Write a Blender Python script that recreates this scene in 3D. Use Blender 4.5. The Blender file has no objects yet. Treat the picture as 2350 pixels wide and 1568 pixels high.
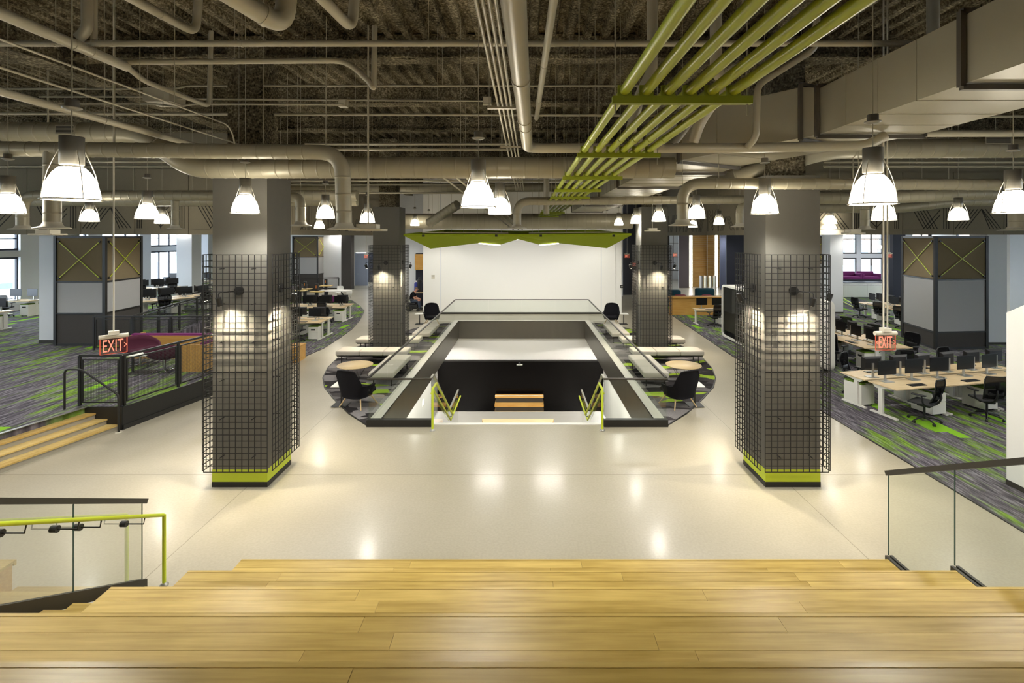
import bpy, math, random
from mathutils import Vector, Matrix, Euler
random.seed(7)
SC = bpy.context.scene
COL = SC.collection
# ------------------------------------------------------------------ camera
H = 4.3; F = 1150.0; CX = 1206.0; CY = 543.0
cd = bpy.data.cameras.new('camera'); cam = bpy.data.objects.new('camera', cd); COL.objects.link(cam)
cam.location = (0, 0, H); cam.rotation_euler = (math.radians(90), 0, 0)
cd.sensor_width = 36; cd.lens = F / 2350 * 36
cd.shift_x = -31 / 2350; cd.shift_y = -241 / 2350
cd.clip_start = .05; cd.clip_end = 400
SC.camera = cam
# ------------------------------------------------------------------ world, exposure
w = bpy.data.worlds.new('sky'); SC.world = w; w.use_nodes = True
w.node_tree.nodes['Background'].inputs[0].default_value = (.80, .90, 1.0, 1)
w.node_tree.nodes['Background'].inputs[1].default_value = 9.0
SC.view_settings.view_transform = 'Standard'; SC.view_settings.look = 'None'
SC.view_settings.gamma = 1; SC.view_settings.use_curve_mapping = False
SC.view_settings.exposure = 0.3
SC.cycles.use_denoising = True; SC.cycles.use_light_tree = False
SC.cycles.max_bounces = 6; SC.cycles.diffuse_bounces = 4; SC.cycles.glossy_bounces = 2
SC.cycles.use_adaptive_sampling = True; SC.cycles.adaptive_threshold = .03
SC.cycles.transparent_max_bounces = 12; SC.cycles.sample_clamp_indirect = 6
LAMP_W = 170.0          # pendant downlight
LAMP_COL = (1.0, .975, .91)
# ------------------------------------------------------------------ helpers
def Wp(px, py, D):
    return Vector(((px - CX) * D / F, D, H - (py - CY) * D / F))
def FL(px, py, z=0.0):
    D = (H - z) * F / (py - CY)
    return Vector(((px - CX) * D / F, D, z))
class MB:
    def __init__(s): s.v = []; s.f = []; s.sm = []
    def add(s, vs, fs, sm=False):
        o = len(s.v); s.v += [tuple(v) for v in vs]
        for f in fs: s.f.append(tuple(i + o for i in f)); s.sm.append(sm)
        return s
    def box(s, x0, x1, y0, y1, z0, z1):
        return s.add([(x0,y0,z0),(x1,y0,z0),(x1,y1,z0),(x0,y1,z0),(x0,y0,z1),(x1,y0,z1),(x1,y1,z1),(x0,y1,z1)],
            [(0,3,2,1),(4,5,6,7),(0,1,5,4),(1,2,6,5),(2,3,7,6),(3,0,4,7)])
    def bar(s, p0, p1, wd, ht, up=(0,0,1)):
        p0, p1 = Vector(p0), Vector(p1); d = (p1 - p0).normalized(); u = Vector(up)
        if abs(d.dot(u)) > .99: u = Vector((0, 1, 0))
        r = d.cross(u).normalized(); u = r.cross(d).normalized()
        a, b = r * wd / 2, u * ht / 2
        return s.add([p0-a-b,p0+a-b,p0+a+b,p0-a+b,p1-a-b,p1+a-b,p1+a+b,p1-a+b],
            [(0,3,2,1),(4,5,6,7),(0,1,5,4),(1,2,6,5),(2,3,7,6),(3,0,4,7)])
    def tube(s, pts, r, n=8, cap=True, sm=True):
        pts = [Vector(p) for p in pts]; m = len(pts); rs = r if isinstance(r, (list, tuple)) else [r] * m
        ref = None; rings = []
        for i, p in enumerate(pts):
            d = (pts[min(i+1,m-1)] - pts[max(i-1,0)])
            d = d.normalized() if d.length > 1e-9 else Vector((0,0,1))
            if ref is None:
                ref = Vector((0,0,1)) if abs(d.z) < .9 else Vector((1,0,0))
            a = (ref - d * ref.dot(d)).normalized(); b = d.cross(a); ref = a
            rings.append([p + (a*math.cos(2*math.pi*k/n) + b*math.sin(2*math.pi*k/n)) * rs[i] for k in range(n)])
        vs = [v for q in rings for v in q]; fs = []
        for i in range(m-1):
            for k in range(n):
                k2 = (k+1) % n; fs.append((i*n+k, i*n+k2, (i+1)*n+k2, (i+1)*n+k))
        s.add(vs, fs, sm)
        if cap:
            s.add(rings[0], [tuple(reversed(range(n)))]); s.add(rings[-1], [tuple(range(n))])
        return s
    def lathe(s, prof, n=16, c=(0,0,0), sm=True, cap=True):
        vs = []; fs = []; m = len(prof)
        for (r, z) in prof:
            for k in range(n):
                a = 2*math.pi*k/n; vs.append((c[0]+r*math.cos(a), c[1]+r*math.sin(a), c[2]+z))
        for i in range(m-1):
            for k in range(n):
                k2 = (k+1) % n; fs.append((i*n+k, i*n+k2, (i+1)*n+k2, (i+1)*n+k))
        s.add(vs, fs, sm)
        if cap:
            s.add(vs[:n], [tuple(reversed(range(n)))]); s.add(vs[-n:], [tuple(range(n))])
        return s
    def prism(s, poly, z0, z1):
        n = len(poly)
        area = sum(poly[i][0]*poly[(i+1)%n][1]-poly[(i+1)%n][0]*poly[i][1] for i in range(n))
        if area < 0: poly = poly[::-1]
        vs = [(x,y,z0) for x,y in poly] + [(x,y,z1) for x,y in poly]
        fs = [tuple(reversed(range(n))), tuple(range(n,2*n))] + [(i,(i+1)%n,n+(i+1)%n,n+i) for i in range(n)]
        return s.add(vs, fs)
    def rbox(s, x0, x1, y0, y1, z0, z1, r=.02, seg=3, sm=True):
        # box with rounded edges (superellipse-free): rounded-rectangle rings stacked with rounded top and bottom
        def ring(ins, z):
            out = []
            rr = max(r - ins, 1e-4)
            for cx, cy, a0 in ((x1-r, y1-r, 0), (x0+r, y1-r, 90), (x0+r, y0+r, 180), (x1-r, y0+r, 270)):
                for k in range(seg+1):
                    a = math.radians(a0 + 90*k/seg); out.append((cx+rr*math.cos(a), cy+rr*math.sin(a), z))
            return out
        rings = []
        for k in range(seg+1):
            a = math.pi/2*k/seg; rings.append(ring(r*(1-math.sin(a)), z0 + r*(1-math.cos(a))))
        for k in range(seg+1):
            a = math.pi/2*k/seg; rings.append(ring(r*(1-math.cos(a)), z1 - r*(1-math.sin(a))))
        n = len(rings[0]); vs = [v for q in rings for v in q]; fs = []
        for i in range(len(rings)-1):
            for k in range(n): k2 = (k+1) % n; fs.append((i*n+k, i*n+k2, (i+1)*n+k2, (i+1)*n+k))
        s.add(vs, fs, sm)
        s.add(rings[0], [tuple(reversed(range(n)))]); s.add(rings[-1], [tuple(range(n))]); return s
    def xf(s, M):
        s.v = [tuple(M @ Vector(v)) for v in s.v]; return s
    def mesh(s, name):
        me = bpy.data.meshes.new(name); me.from_pydata(s.v, [], s.f)
        me.polygons.foreach_set('use_smooth', s.sm); me.update(); return me
def rounded(pts, rad, n=6):
    pts = [Vector(p) for p in pts]; out = [pts[0]]
    for i in range(1, len(pts)-1):
        a, b, c = pts[i-1], pts[i], pts[i+1]
        d0 = (a-b); d1 = (c-b); r = min(rad, d0.length*.49, d1.length*.49)
        p0 = b + d0.normalized()*r; p1 = b + d1.normalized()*r
        for k in range(n+1):
            t = k/n; out.append(p0*(1-t)**2 + b*2*t*(1-t) + p1*t*t)
    out.append(pts[-1]); return out
def tag(o, label=None, cat=None, group=None, kind=None):
    if label: o['label'] = label
    if cat: o['category'] = cat
    if group: o['group'] = group
    if kind: o['kind'] = kind
    return o
def ob(name, mb, mat, parent=None, label=None, cat=None, group=None, kind=None, loc=None, rz=0):
    me = mb.mesh(name) if isinstance(mb, MB) else mb
    o = bpy.data.objects.new(name, me); COL.objects.link(o)
    if mat is not None and not me.materials: me.materials.append(mat)
    if parent: o.parent = parent
    if loc is not None: o.location = loc
    if rz: o.rotation_euler[2] = rz
    return tag(o, label, cat, group, kind)
def em(name, label, cat, loc=(0,0,0), rz=0, group=None, kind=None):
    o = bpy.data.objects.new(name, None); COL.objects.link(o); o.location = loc; o.rotation_euler[2] = rz
    o.empty_display_size = .1
    return tag(o, label, cat, group, kind)
def dup(root, loc, rz=0, label=None, group=None, parent=None):
    r = root.copy(); COL.objects.link(r)
    if parent: r.parent = parent
    r.location = loc; r.rotation_euler[2] = rz
    if label: r['label'] = label
    if group: r['group'] = group
    for ch in root.children:
        c = ch.copy(); COL.objects.link(c); c.parent = r
        for g in ch.children:
            d = g.copy(); COL.objects.link(d); d.parent = c
    return r
ORD = ['first','second','third','fourth','fifth','sixth','seventh','eighth','ninth','tenth']
# ------------------------------------------------------------------ materials
def srgb(h):
    h = h.lstrip('#'); c = [int(h[i:i+2],16)/255 for i in (0,2,4)]
    return tuple(x/12.92 if x <= .04045 else ((x+.055)/1.055)**2.4 for x in c) + (1,)
def newmat(name):
    m = bpy.data.materials.new(name); m.use_nodes = True
    nt = m.node_tree; return m, nt, nt.nodes['Principled BSDF']
def N(nt, t, **kw):
    n = nt.nodes.new(t)
    for k, v in kw.items(): setattr(n, k, v)
    return n
def mk(name, col, rough=.5, metal=0, var=0, vscale=8, bump=0, bscale=60, spec=.5, stretch=None, emit=0):
    m, nt, b = newmat(name); c = srgb(col)
    b.inputs['Base Color'].default_value = c; b.inputs['Roughness'].default_value = rough
    b.inputs['Metallic'].default_value = metal; b.inputs['Specular IOR Level'].default_value = spec
    tc = N(nt, 'ShaderNodeTexCoord'); src = tc.outputs['Object']
    if stretch:
        mp = N(nt, 'ShaderNodeMapping'); mp.inputs['Scale'].default_value = stretch
        nt.links.new(src, mp.inputs[0]); src = mp.outputs[0]
    if var:
        nz = N(nt, 'ShaderNodeTexNoise'); nz.inputs['Scale'].default_value = vscale; nz.inputs['Detail'].default_value = 4
        nt.links.new(src, nz.inputs['Vector'])
        mx = N(nt, 'ShaderNodeMix', data_type='RGBA')
        mx.inputs[6].default_value = tuple(x*(1-var) for x in c[:3]) + (1,)
        mx.inputs[7].default_value = tuple(min(1, x*(1+var)) for x in c[:3]) + (1,)
        nt.links.new(nz.outputs[0], mx.inputs[0]); nt.links.new(mx.outputs[2], b.inputs['Base Color'])
    if bump:
        n2 = N(nt, 'ShaderNodeTexNoise'); n2.inputs['Scale'].default_value = bscale; n2.inputs['Detail'].default_value = 3
        nt.links.new(src, n2.inputs['Vector'])
        bp = N(nt, 'ShaderNodeBump'); bp.inputs['Strength'].default_value = bump; bp.inputs['Distance'].default_value = .02
        nt.links.new(n2.outputs[0], bp.inputs['Height']); nt.links.new(bp.outputs[0], b.inputs['Normal'])
    if emit:
        b.inputs['Emission Color'].default_value = c; b.inputs['Emission Strength'].default_value = emit
    return m
def emis(name, col, s):
    m, nt, b = newmat(name); nt.nodes.remove(b)
    e = N(nt, 'ShaderNodeEmission'); e.inputs[0].default_value = srgb(col); e.inputs[1].default_value = s
    nt.links.new(e.outputs[0], nt.nodes['Material Output'].inputs[0]); return m
def glass(name, tint='#eef4ee', refl=.55, dark=0.0):
    m, nt, b = newmat(name); nt.nodes.remove(b)
    t = N(nt, 'ShaderNodeBsdfTransparent'); t.inputs[0].default_value = srgb(tint)
    g = N(nt, 'ShaderNodeBsdfGlossy'); g.inputs['Roughness'].default_value = .01
    fr = N(nt, 'ShaderNodeFresnel'); fr.inputs[0].default_value = 1.45
    mu = N(nt, 'ShaderNodeMath', operation='MULTIPLY'); mu.inputs[1].default_value = refl
    mx = N(nt, 'ShaderNodeMixShader')
    nt.links.new(fr.outputs[0], mu.inputs[0]); nt.links.new(mu.outputs[0], mx.inputs[0])
    nt.links.new(t.outputs[0], mx.inputs[1]); nt.links.new(g.outputs[0], mx.inputs[2])
    nt.links.new(mx.outputs[0], nt.nodes['Material Output'].inputs[0]); return m
def ramp(nt, fac, stops, interp='LINEAR'):
    r = N(nt, 'ShaderNodeValToRGB'); r.color_ramp.interpolation = interp
    while len(r.color_ramp.elements) < len(stops): r.color_ramp.elements.new(.5)
    for e, (p, c) in zip(r.color_ramp.elements, stops): e.position = p; e.color = srgb(c)
    nt.links.new(fac, r.inputs[0]); return r
def noise(nt, vec, scale, detail=3, stretch=None):
    if stretch:
        mp = N(nt, 'ShaderNodeMapping'); mp.inputs['Scale'].default_value = stretch
        nt.links.new(vec, mp.inputs[0]); vec = mp.outputs[0]
    nz = N(nt, 'ShaderNodeTexNoise'); nz.inputs['Scale'].default_value = scale; nz.inputs['Detail'].default_value = detail
    nt.links.new(vec, nz.inputs['Vector']); return nz.outputs[0]
def mixc(nt, fac, a, b, mode='MIX'):
    mx = N(nt, 'ShaderNodeMix', data_type='RGBA', blend_type=mode)
    for s, i in ((fac, 0), (a, 6), (b, 7)):
        if hasattr(s, 'is_output'): nt.links.new(s, mx.inputs[i])
        else: mx.inputs[i].default_value = s
    return mx.outputs[2]
def math_(nt, op, a, b=None):
    n = N(nt, 'ShaderNodeMath', operation=op)
    for s, i in ((a, 0), (b, 1)):
        if s is None: continue
        if hasattr(s, 'is_output'): nt.links.new(s, n.inputs[i])
        else: n.inputs[i].default_value = s
    return n.outputs[0]
def concrete():
    m, nt, b = newmat('polished_concrete'); tc = N(nt, 'ShaderNodeTexCoord'); v = tc.outputs['Object']
    a = noise(nt, v, .35, 5); c = ramp(nt, a, [(.25, '#a29b88'), (.75, '#b8b1a0')]).outputs[0]
    f = noise(nt, v, 28, 3); c2 = ramp(nt, f, [(.35, '#8f866c'), (.65, '#fffdf5')]).outputs[0]
    c = mixc(nt, .12, c, c2, 'MULTIPLY')
    # saw-cut control joints on the slab grid
    sx = N(nt, 'ShaderNodeSeparateXYZ'); nt.links.new(v, sx.inputs[0])
    lines = None
    for ax, off, per, hw in (('X', 4.57, 9.35, .006), ('Y', 9.05, 9.14, .008)):
        q = math_(nt, 'SUBTRACT', sx.outputs[ax], off); q = math_(nt, 'DIVIDE', q, per)
        q = math_(nt, 'SUBTRACT', q, math_(nt, 'ROUND', q)); q = math_(nt, 'ABSOLUTE', q)
        q = math_(nt, 'LESS_THAN', q, hw / per)
        lines = q if lines is None else math_(nt, 'MAXIMUM', lines, q)
    c = mixc(nt, math_(nt, 'MULTIPLY', lines, .55), c, srgb('#5b543f'))
    nt.links.new(c, b.inputs['Base Color'])
    r = noise(nt, v, 1.3, 3); rr = N(nt, 'ShaderNodeMapRange'); nt.links.new(r, rr.inputs[0])
    rr.inputs[3].default_value = .29; rr.inputs[4].default_value = .37
    nt.links.new(rr.outputs[0], b.inputs['Roughness']); b.inputs['Specular IOR Level'].default_value = .3; b.inputs['Coat Weight'].default_value = .2; b.inputs['Coat Roughness'].default_value = .15; b.inputs['Coat IOR'].default_value = 1.45
    return m
def wood(name, dark, light, rough=.35, along='X', rnd=.5):
    m, nt, b = newmat(name); tc = N(nt, 'ShaderNodeTexCoord'); v = tc.outputs['Object']
    oi = N(nt, 'ShaderNodeObjectInfo')
    va = N(nt, 'ShaderNodeVectorMath', operation='ADD'); nt.links.new(v, va.inputs[0])
    sc = N(nt, 'ShaderNodeVectorMath', operation='SCALE'); sc.inputs[0].default_value = (17, 31, 7); nt.links.new(oi.outputs['Random'], sc.inputs['Scale'])
    nt.links.new(sc.outputs[0], va.inputs[1]); v = va.outputs[0]
    st = {'X': (.6, 9, 9), 'Y': (9, .6, 9), 'Z': (9, 9, .6)}[along]
    g = noise(nt, v, 3.0, 6, st); blot = noise(nt, v, 1.6, 3)
    f = math_(nt, 'ADD', math_(nt, 'MULTIPLY', g, .45), math_(nt, 'MULTIPLY', blot, .35))
    f = math_(nt, 'ADD', f, math_(nt, 'MULTIPLY', oi.outputs['Random'], .3 * rnd * 2))
    c = ramp(nt, f, [(.32, dark), (.75, light)]).outputs[0]
    nt.links.new(c, b.inputs['Base Color']); b.inputs['Roughness'].default_value = rough; b.inputs['Specular IOR Level'].default_value = .28
    return m
def carpet(name):
    m, nt, b = newmat(name); tc = N(nt, 'ShaderNodeTexCoord'); v = tc.outputs['Object']
    sx = N(nt, 'ShaderNodeSeparateXYZ'); nt.links.new(v, sx.inputs[0])
    ix = math_(nt, 'FLOOR', math_(nt, 'DIVIDE', sx.outputs['X'], .25))
    off = math_(nt, 'MULTIPLY', math_(nt, 'MODULO', math_(nt, 'ABSOLUTE', ix), 3.0), .333)
    iy = math_(nt, 'FLOOR', math_(nt, 'ADD', sx.outputs['Y'], off))
    cb = N(nt, 'ShaderNodeCombineXYZ'); nt.links.new(ix, cb.inputs[0]); nt.links.new(iy, cb.inputs[1])
    wn = N(nt, 'ShaderNodeTexWhiteNoise', noise_dimensions='2D'); nt.links.new(cb.outputs[0], wn.inputs['Vector'])
    st = noise(nt, v, 1.0, 5, (5.5, .8, 1)); s2 = noise(nt, v, 1.0, 4, (24, 2.4, 1))
    base = ramp(nt, s2, [(.3, '#333138'), (.5, '#5a565d'), (.7, '#8d8890')]).outputs[0]
    grn = ramp(nt, s2, [(.3, '#4a5e22'), (.55, '#759634'), (.75, '#8db545')]).outputs[0]
    big = noise(nt, v, .55, 2)
    k = math_(nt, 'ADD', st, math_(nt, 'MULTIPLY', math_(nt, 'SUBTRACT', wn.outputs[0], .5), .12))
    k = math_(nt, 'ADD', k, math_(nt, 'MULTIPLY', math_(nt, 'SUBTRACT', big, .5), .35))
    mr = N(nt, 'ShaderNodeMapRange'); nt.links.new(k, mr.inputs[0]); mr.inputs[1].default_value = .49; mr.inputs[2].default_value = .68
    c = mixc(nt, mr.outputs[0], base, grn)
    full = math_(nt, 'GREATER_THAN', wn.outputs[0], .965)
    c = mixc(nt, full, c, srgb('#7fb32c'))
    nt.links.new(c, b.inputs['Base Color']); b.inputs['Roughness'].default_value = .95; b.inputs['Specular IOR Level'].default_value = .1
    f = noise(nt, v, 300, 2); bp = N(nt, 'ShaderNodeBump'); bp.inputs['Strength'].default_value = .4; bp.inputs['Distance'].default_value = .005
    nt.links.new(f, bp.inputs['Height']); nt.links.new(bp.outputs[0], b.inputs['Normal'])
    return m
def shard_carpet():
    m, nt, b = newmat('patchwork_carpet'); tc = N(nt, 'ShaderNodeTexCoord'); v = tc.outputs['Object']
    mp = N(nt, 'ShaderNodeMapping'); mp.inputs['Rotation'].default_value = (0,0,.55); mp.inputs['Scale'].default_value = (1.15, 2.9, 1)
    nt.links.new(v, mp.inputs[0])
    vo = N(nt, 'ShaderNodeTexVoronoi', distance='MANHATTAN'); vo.inputs['Scale'].default_value = 1.0; vo.inputs['Randomness'].default_value = .95
    nt.links.new(mp.outputs[0], vo.inputs['Vector'])
    sp = N(nt, 'ShaderNodeSeparateColor'); nt.links.new(vo.outputs['Color'], sp.inputs[0])
    c = ramp(nt, sp.outputs[0], [(0,'#2e2b2d'),(.22,'#4a4648'),(.42,'#6d696a'),(.6,'#8d898a'),(.76,'#99b53c'),(.88,'#3a3738')], 'CONSTANT').outputs[0]
    f = noise(nt, v, 40, 3, (3, .6, 1)); c = mixc(nt, .35, c, ramp(nt, f, [(.3,'#777777'),(.7,'#ffffff')]).outputs[0], 'MULTIPLY')
    nt.links.new(c, b.inputs['Base Color']); b.inputs['Roughness'].default_value = .95; b.inputs['Specular IOR Level'].default_value = .1
    return m
def spray():
    m, nt, b = newmat('sprayed_fireproofing'); tc = N(nt, 'ShaderNodeTexCoord'); v = tc.outputs['Object']
    a = noise(nt, v, 1.1, 4); f = noise(nt, v, 26, 6)
    k = math_(nt, 'ADD', math_(nt, 'MULTIPLY', a, .5), math_(nt, 'MULTIPLY', f, .6))
    c = ramp(nt, k, [(.40, '#262218'), (.58, '#736a56'), (.74, '#b5aa8f')]).outputs[0]
    nt.links.new(c, b.inputs['Base Color']); b.inputs['Roughness'].default_value = .95; b.inputs['Specular IOR Level'].default_value = .1
    n2 = noise(nt, v, 15, 6); bp = N(nt, 'ShaderNodeBump'); bp.inputs['Strength'].default_value = 1; bp.inputs['Distance'].default_value = .09
    nt.links.new(n2, bp.inputs['Height']); nt.links.new(bp.outputs[0], b.inputs['Normal'])
    return m
M = dict(
 concrete=concrete(), carpet=carpet('streaked_carpet'), shard=shard_carpet(), spray=spray(),
 plank=wood('maple_plank', '#9b7f35', '#dabd6e', .38, rnd=.28), step=wood('oak_step', '#b3924f', '#d9c080', .4),
 desktop=wood('desk_maple', '#d2b78a', '#ecd9b4', .4, rnd=.15), panelwood=wood('panel_wood', '#b98a45', '#d8b06a', .45, rnd=.3),
 paleleg=wood('pale_ash', '#cdb083', '#e6cfa5', .5, 'Z', .2),
 wall=mk('white_paint', '#eceae4', .6), wallcool=mk('cool_white_paint', '#d7d9dc', .6), steelgrey=mk('column_grey_paint', '#66635b', .7, var=.05),
 lime=mk('lime_paint', '#c3d22c', .4), limepipe=mk('lime_pipe_paint', '#a9b52c', .35), limedk=mk('lime_channel', '#8f9b1c', .45),
 limefelt=mk('lime_felt', '#94a62a', .9, var=.08, vscale=60, spec=.1),
 black=mk('black_metal', '#1d1c1a', .45), bronze=mk('dark_bronze', '#3a3731', .4, .3), blackwall=mk('black_wall', '#1c1b1d', .7),
 navy=mk('navy_wall', '#1b1d2b', .7), duct=mk('duct_paint', '#9d9681', .42, .15, var=.06, vscale=2), ductdk=mk('duct_flange', '#57524a', .5, .2),
 pipe=mk('pipe_paint', '#aaa38e', .4, .1), can=mk('lamp_can', '#8b877d', .4, .3), chrome=mk('chrome', '#c9c9c6', .2, 1),
 alu=mk('satin_aluminium', '#b9b8b2', .3, .8), white=mk('white_powder_coat', '#e6e4dc', .4), offwhite=mk('white_laminate', '#efede6', .45),
 screen=mk('monitor_black', '#0d0d0e', .3), plastic=mk('black_plastic', '#18181a', .45), meshfab=mk('chair_mesh', '#2a2a2c', .7),
 greenpad=mk('green_felt_pad', '#5d7a1e', .9), benchfab=mk('bench_fabric', '#bcb6ab', .9, var=.05, vscale=80, spec=.15),
 blackfab=mk('black_fabric', '#17161a', .9, var=.1, vscale=60, spec=.15), greyfab=mk('grey_fabric', '#4c4844', .9),
 plum=mk('plum_fabric', '#4f2636', .9, var=.1, vscale=60, spec=.2), magenta=mk('magenta_fabric', '#6b2a5e', .9, spec=.2), teal=mk('teal_fabric', '#1f3f4b', .9, spec=.2),
 wine=mk('wine_fabric', '#6d2038', .9, spec=.2), corkfelt=mk('brown_flecked_felt', '#7d7058', .95, var=.4, vscale=140, spec=.1),
 greyfelt=mk('grey_flecked_felt', '#4b4846', .95, var=.45, vscale=140, spec=.1), whitefelt=mk('pale_grey_panel', '#a2a1a0', .7),
 acou=mk('acoustic_panel', '#857d6b', .9, var=.18, vscale=120, spec=.1), groove=mk('panel_groove', '#2e2b25', .9),
 fascia=mk('brushed_dark_fascia', '#67635a', .33, .55, var=.1, vscale=3, stretch=(1,1,.2)), lower=mk('lower_wall_paint', '#e8e6e0', .6, bump=.1),
 sky=mk('skin', '#c58f74', .6), denim=mk('denim', '#3c4658', .85), blue=mk('blue_plastic', '#24318c', .45), yellow=mk('yellow_plastic', '#d8cf2a', .5),
 door=mk('grey_blue_door', '#8790a3', .5), brick=mk('distant_brick', '#b7a293', .9), asphalt=mk('pale_ground', '#cfd2d6', .9),
 glass=glass('clear_glass', '#f3f7f3'), darkglass=glass('smoked_glass', '#8a8f88'), pane=glass('window_glass', '#f4f8fb', .6),
 shade=emis('lit_shade', '#fff6e2', 20.0), led=emis('led_strip', '#fff6e6', 6.0), exitred=emis('exit_letters', '#ff9074', 1.15), exitplate=emis('exit_plate', '#ff7a5a', .55),
 bulb=emis('sconce_bulb', '#fff0d0', 12.0), acrylic=glass('exit_acrylic', '#f6e8e2', .8), tvglow=emis('lit_display', '#f4f6ff', 1.6),
 ivory=mk('ivory_plastic', '#cfc9b8', .5), frame=mk('dark_window_frame', '#20242e', .5), stepriser=mk('step_riser_grey', '#9d9788', .6), globe=emis('globe_glow', '#fff8ea', 3.0), greyglass=mk('distant_glass', '#6f7a86', .2),
)

for k_ in ('exitred', 'exitplate', 'bulb', 'tvglow', 'globe'): M[k_].cycles.emission_sampling = 'NONE'
M['shade'].cycles.emission_sampling = 'FRONT'
# ================================================================== STRUCTURE
def S(name, mb, mat, parent=None, loc=None): return ob(name, mb, mat, parent, kind=None if parent else 'structure', loc=loc)
HX0, HX1, HY0, HY1 = -3.42, 3.04, 11.5, 25.4          # floor opening
fl = MB()
fl.box(-27, 33, -6, HY0, -.87, 0); fl.box(-27, 33, HY1, 37.35, -.87, 0); fl.box(-27, 19.6, 37.35, 51, -.87, 0)
fl.box(-27, HX0, HY0, HY1, -.87, 0); fl.box(HX1, 33, HY0, HY1, -.87, 0)
S('floor', fl, M['concrete'])
# ---- ceiling : ribbed deck under sprayed fireproofing
ZC = 7.95
dk = MB(); xs = []
x = -26.0
prof = []
while x < 31:
    prof += [(x, ZC), (x+.13, ZC), (x+.17, ZC-.11), (x+.28, ZC-.11)]; x += .32
ny = 2; vs = []; fs = []
for y in (-6, 60):
    for (px, pz) in prof: vs.append((px, min(y, 51 if px < 19.5 else 37.35), pz))
n = len(prof)
for i in range(n-1): fs.append((i, i+1, n+i+1, n+i))
dk.add(vs, fs); dk.box(-27, 33, -6, 37.35, ZC+.05, ZC+.4); dk.box(-27, 19.6, 37.35, 51, ZC+.05, ZC+.4)
ceil = S('ceiling', dk, M['spray'])
def rough_beam(mb, p0, p1, wd, ht, step=.35, amp=.03):
    p0, p1 = Vector(p0), Vector(p1); L = (p1-p0).length; d = (p1-p0)/L; r = Vector((d.y, -d.x, 0)); m = max(2, int(L/step))
    vs = []
    for i in range(m+1):
        p = p0 + d*L*i/m
        for sx, sz in ((-1, 0), (-1, -1), (1, -1), (1, 0)):
            vs.append(p + r*sx*(wd/2 + random.uniform(-amp, amp)) + Vector((0,0,(sz*ht + random.uniform(-amp, amp)))))
    fs = []
    for i in range(m):
        for k in range(3): fs.append((i*4+k, (i+1)*4+k, (i+1)*4+k+1, i*4+k+1))
    mb.add(vs, fs)
for i in range(13):
    y = -.1 + 3.047*i
    b = MB(); rough_beam(b, (-26, y, ZC-.05), (32, y, ZC-.05), .20, .42); rough_beam(b, (-26, y, ZC-.42), (32, y, ZC-.42), .34, .06, amp=.02)
    S('ceiling_beam', b, M['spray'], ceil)
for gx in (-8.3, -17.5, 8.3, 17.5):
    b = MB(); rough_beam(b, (gx, -5, ZC-.1), (gx, 50, ZC-.1), .22, .55); rough_beam(b, (gx, -5, ZC-.62), (gx, 50, ZC-.62), .42, .08)
    S('ceiling_girder', b, M['spray'], ceil)
# ---- walls
S('wall_front', MB().box(-27, 33, -6.3, -6, 0, ZC), M['wall'])
WR = [(-3, 1), (4, 8), (11, 15), (18.5, 22.5), (25, 29), (31, 35)]
wr = MB(); prev = -6
for a, b_ in WR:
    wr.box(30, 30.3, prev, a, 0, ZC); wr.box(30, 30.3, a, b_, 0, 1.0); wr.box(30, 30.3, a, b_, 3.26, 3.58); wr.box(30, 30.3, a, b_, 5.4, ZC); prev = b_
wr.box(30, 30.3, prev, 37.35, 0, ZC); S('wall_right', wr, M['wall'])
# left facade with window openings (plane X = -26)
WL = [(-3, 1), (5, 9), (12.8, 16.8), (21.8, 25.8), (26.8, 29.8), (30.8, 33.8), (34.8, 37.8), (39, 42)]
PZ = .5
wl = MB(); prev = -6
for a, b_ in WL:
    wl.box(-26.4, -26, prev, a, 0, ZC)
    wl.box(-26.4, -26, a, b_, 0, 1.0); wl.box(-26.4, -26, a, b_, 3.26, 3.58); wl.box(-26.4, -26, a, b_, 5.4, ZC); prev = b_
wl.box(-26.4, -26, prev, 60, 0, ZC)
S('wall_left', wl, M['wallcool'])
def window(name, p0, p1, z0, z1, nv, nh, frame, th=.06):
    """framed window between two plan points; panes are parts"""
    o = em(name, None, None, kind='structure'); p0 = Vector((*p0, 0)); p1 = Vector((*p1, 0)); d = p1 - p0
    fr = MB(); Z = lambda z: Vector((0,0,z))
    fr.bar(p0+Z(z0+th/2), p1+Z(z0+th/2), th, th); fr.bar(p0+Z(z1-th/2), p1+Z(z1-th/2), th, th)
    fr.bar(p0+Z(z0), p0+Z(z1), th, th); fr.bar(p1+Z(z0), p1+Z(z1), th, th)
    S('window_frame', fr, frame, o)
    for i in range(1, nv): 
        q = p0 + d*i/nv; S('mullion', MB().bar(q+Z(z0), q+Z(z1), th*.8, th*.8), frame, o)
    for j in range(1, nh):
        z = z0 + (z1-z0)*j/nh; S('mullion', MB().bar(p0+Z(z), p1+Z(z), th*.5, th*.5), frame, o)
    for i in range(nv):
        for j in range(nh):
            a = p0 + d*(i+.03)/nv; b = p0 + d*(i+.97)/nv; za = z0+(z1-z0)*(j+.02)/nh; zb = z0+(z1-z0)*(j+.98)/nh
            S('pane', MB().add([a+Z(za), b+Z(za), b+Z(zb), a+Z(zb)], [(0,1,2,3)]), M['pane'], o)
    return o
for i, (a, b_) in enumerate(WL):
    window('window_%d' % (2*i+1), (-26.2, a), (-26.2, b_), 1.0, 3.26, 3, 1, M['frame'], .11)
    window('window_%d' % (2*i+2), (-26.2, a), (-26.2, b_), 3.58, 5.4, 3, 3, M['frame'], .11)
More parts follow.
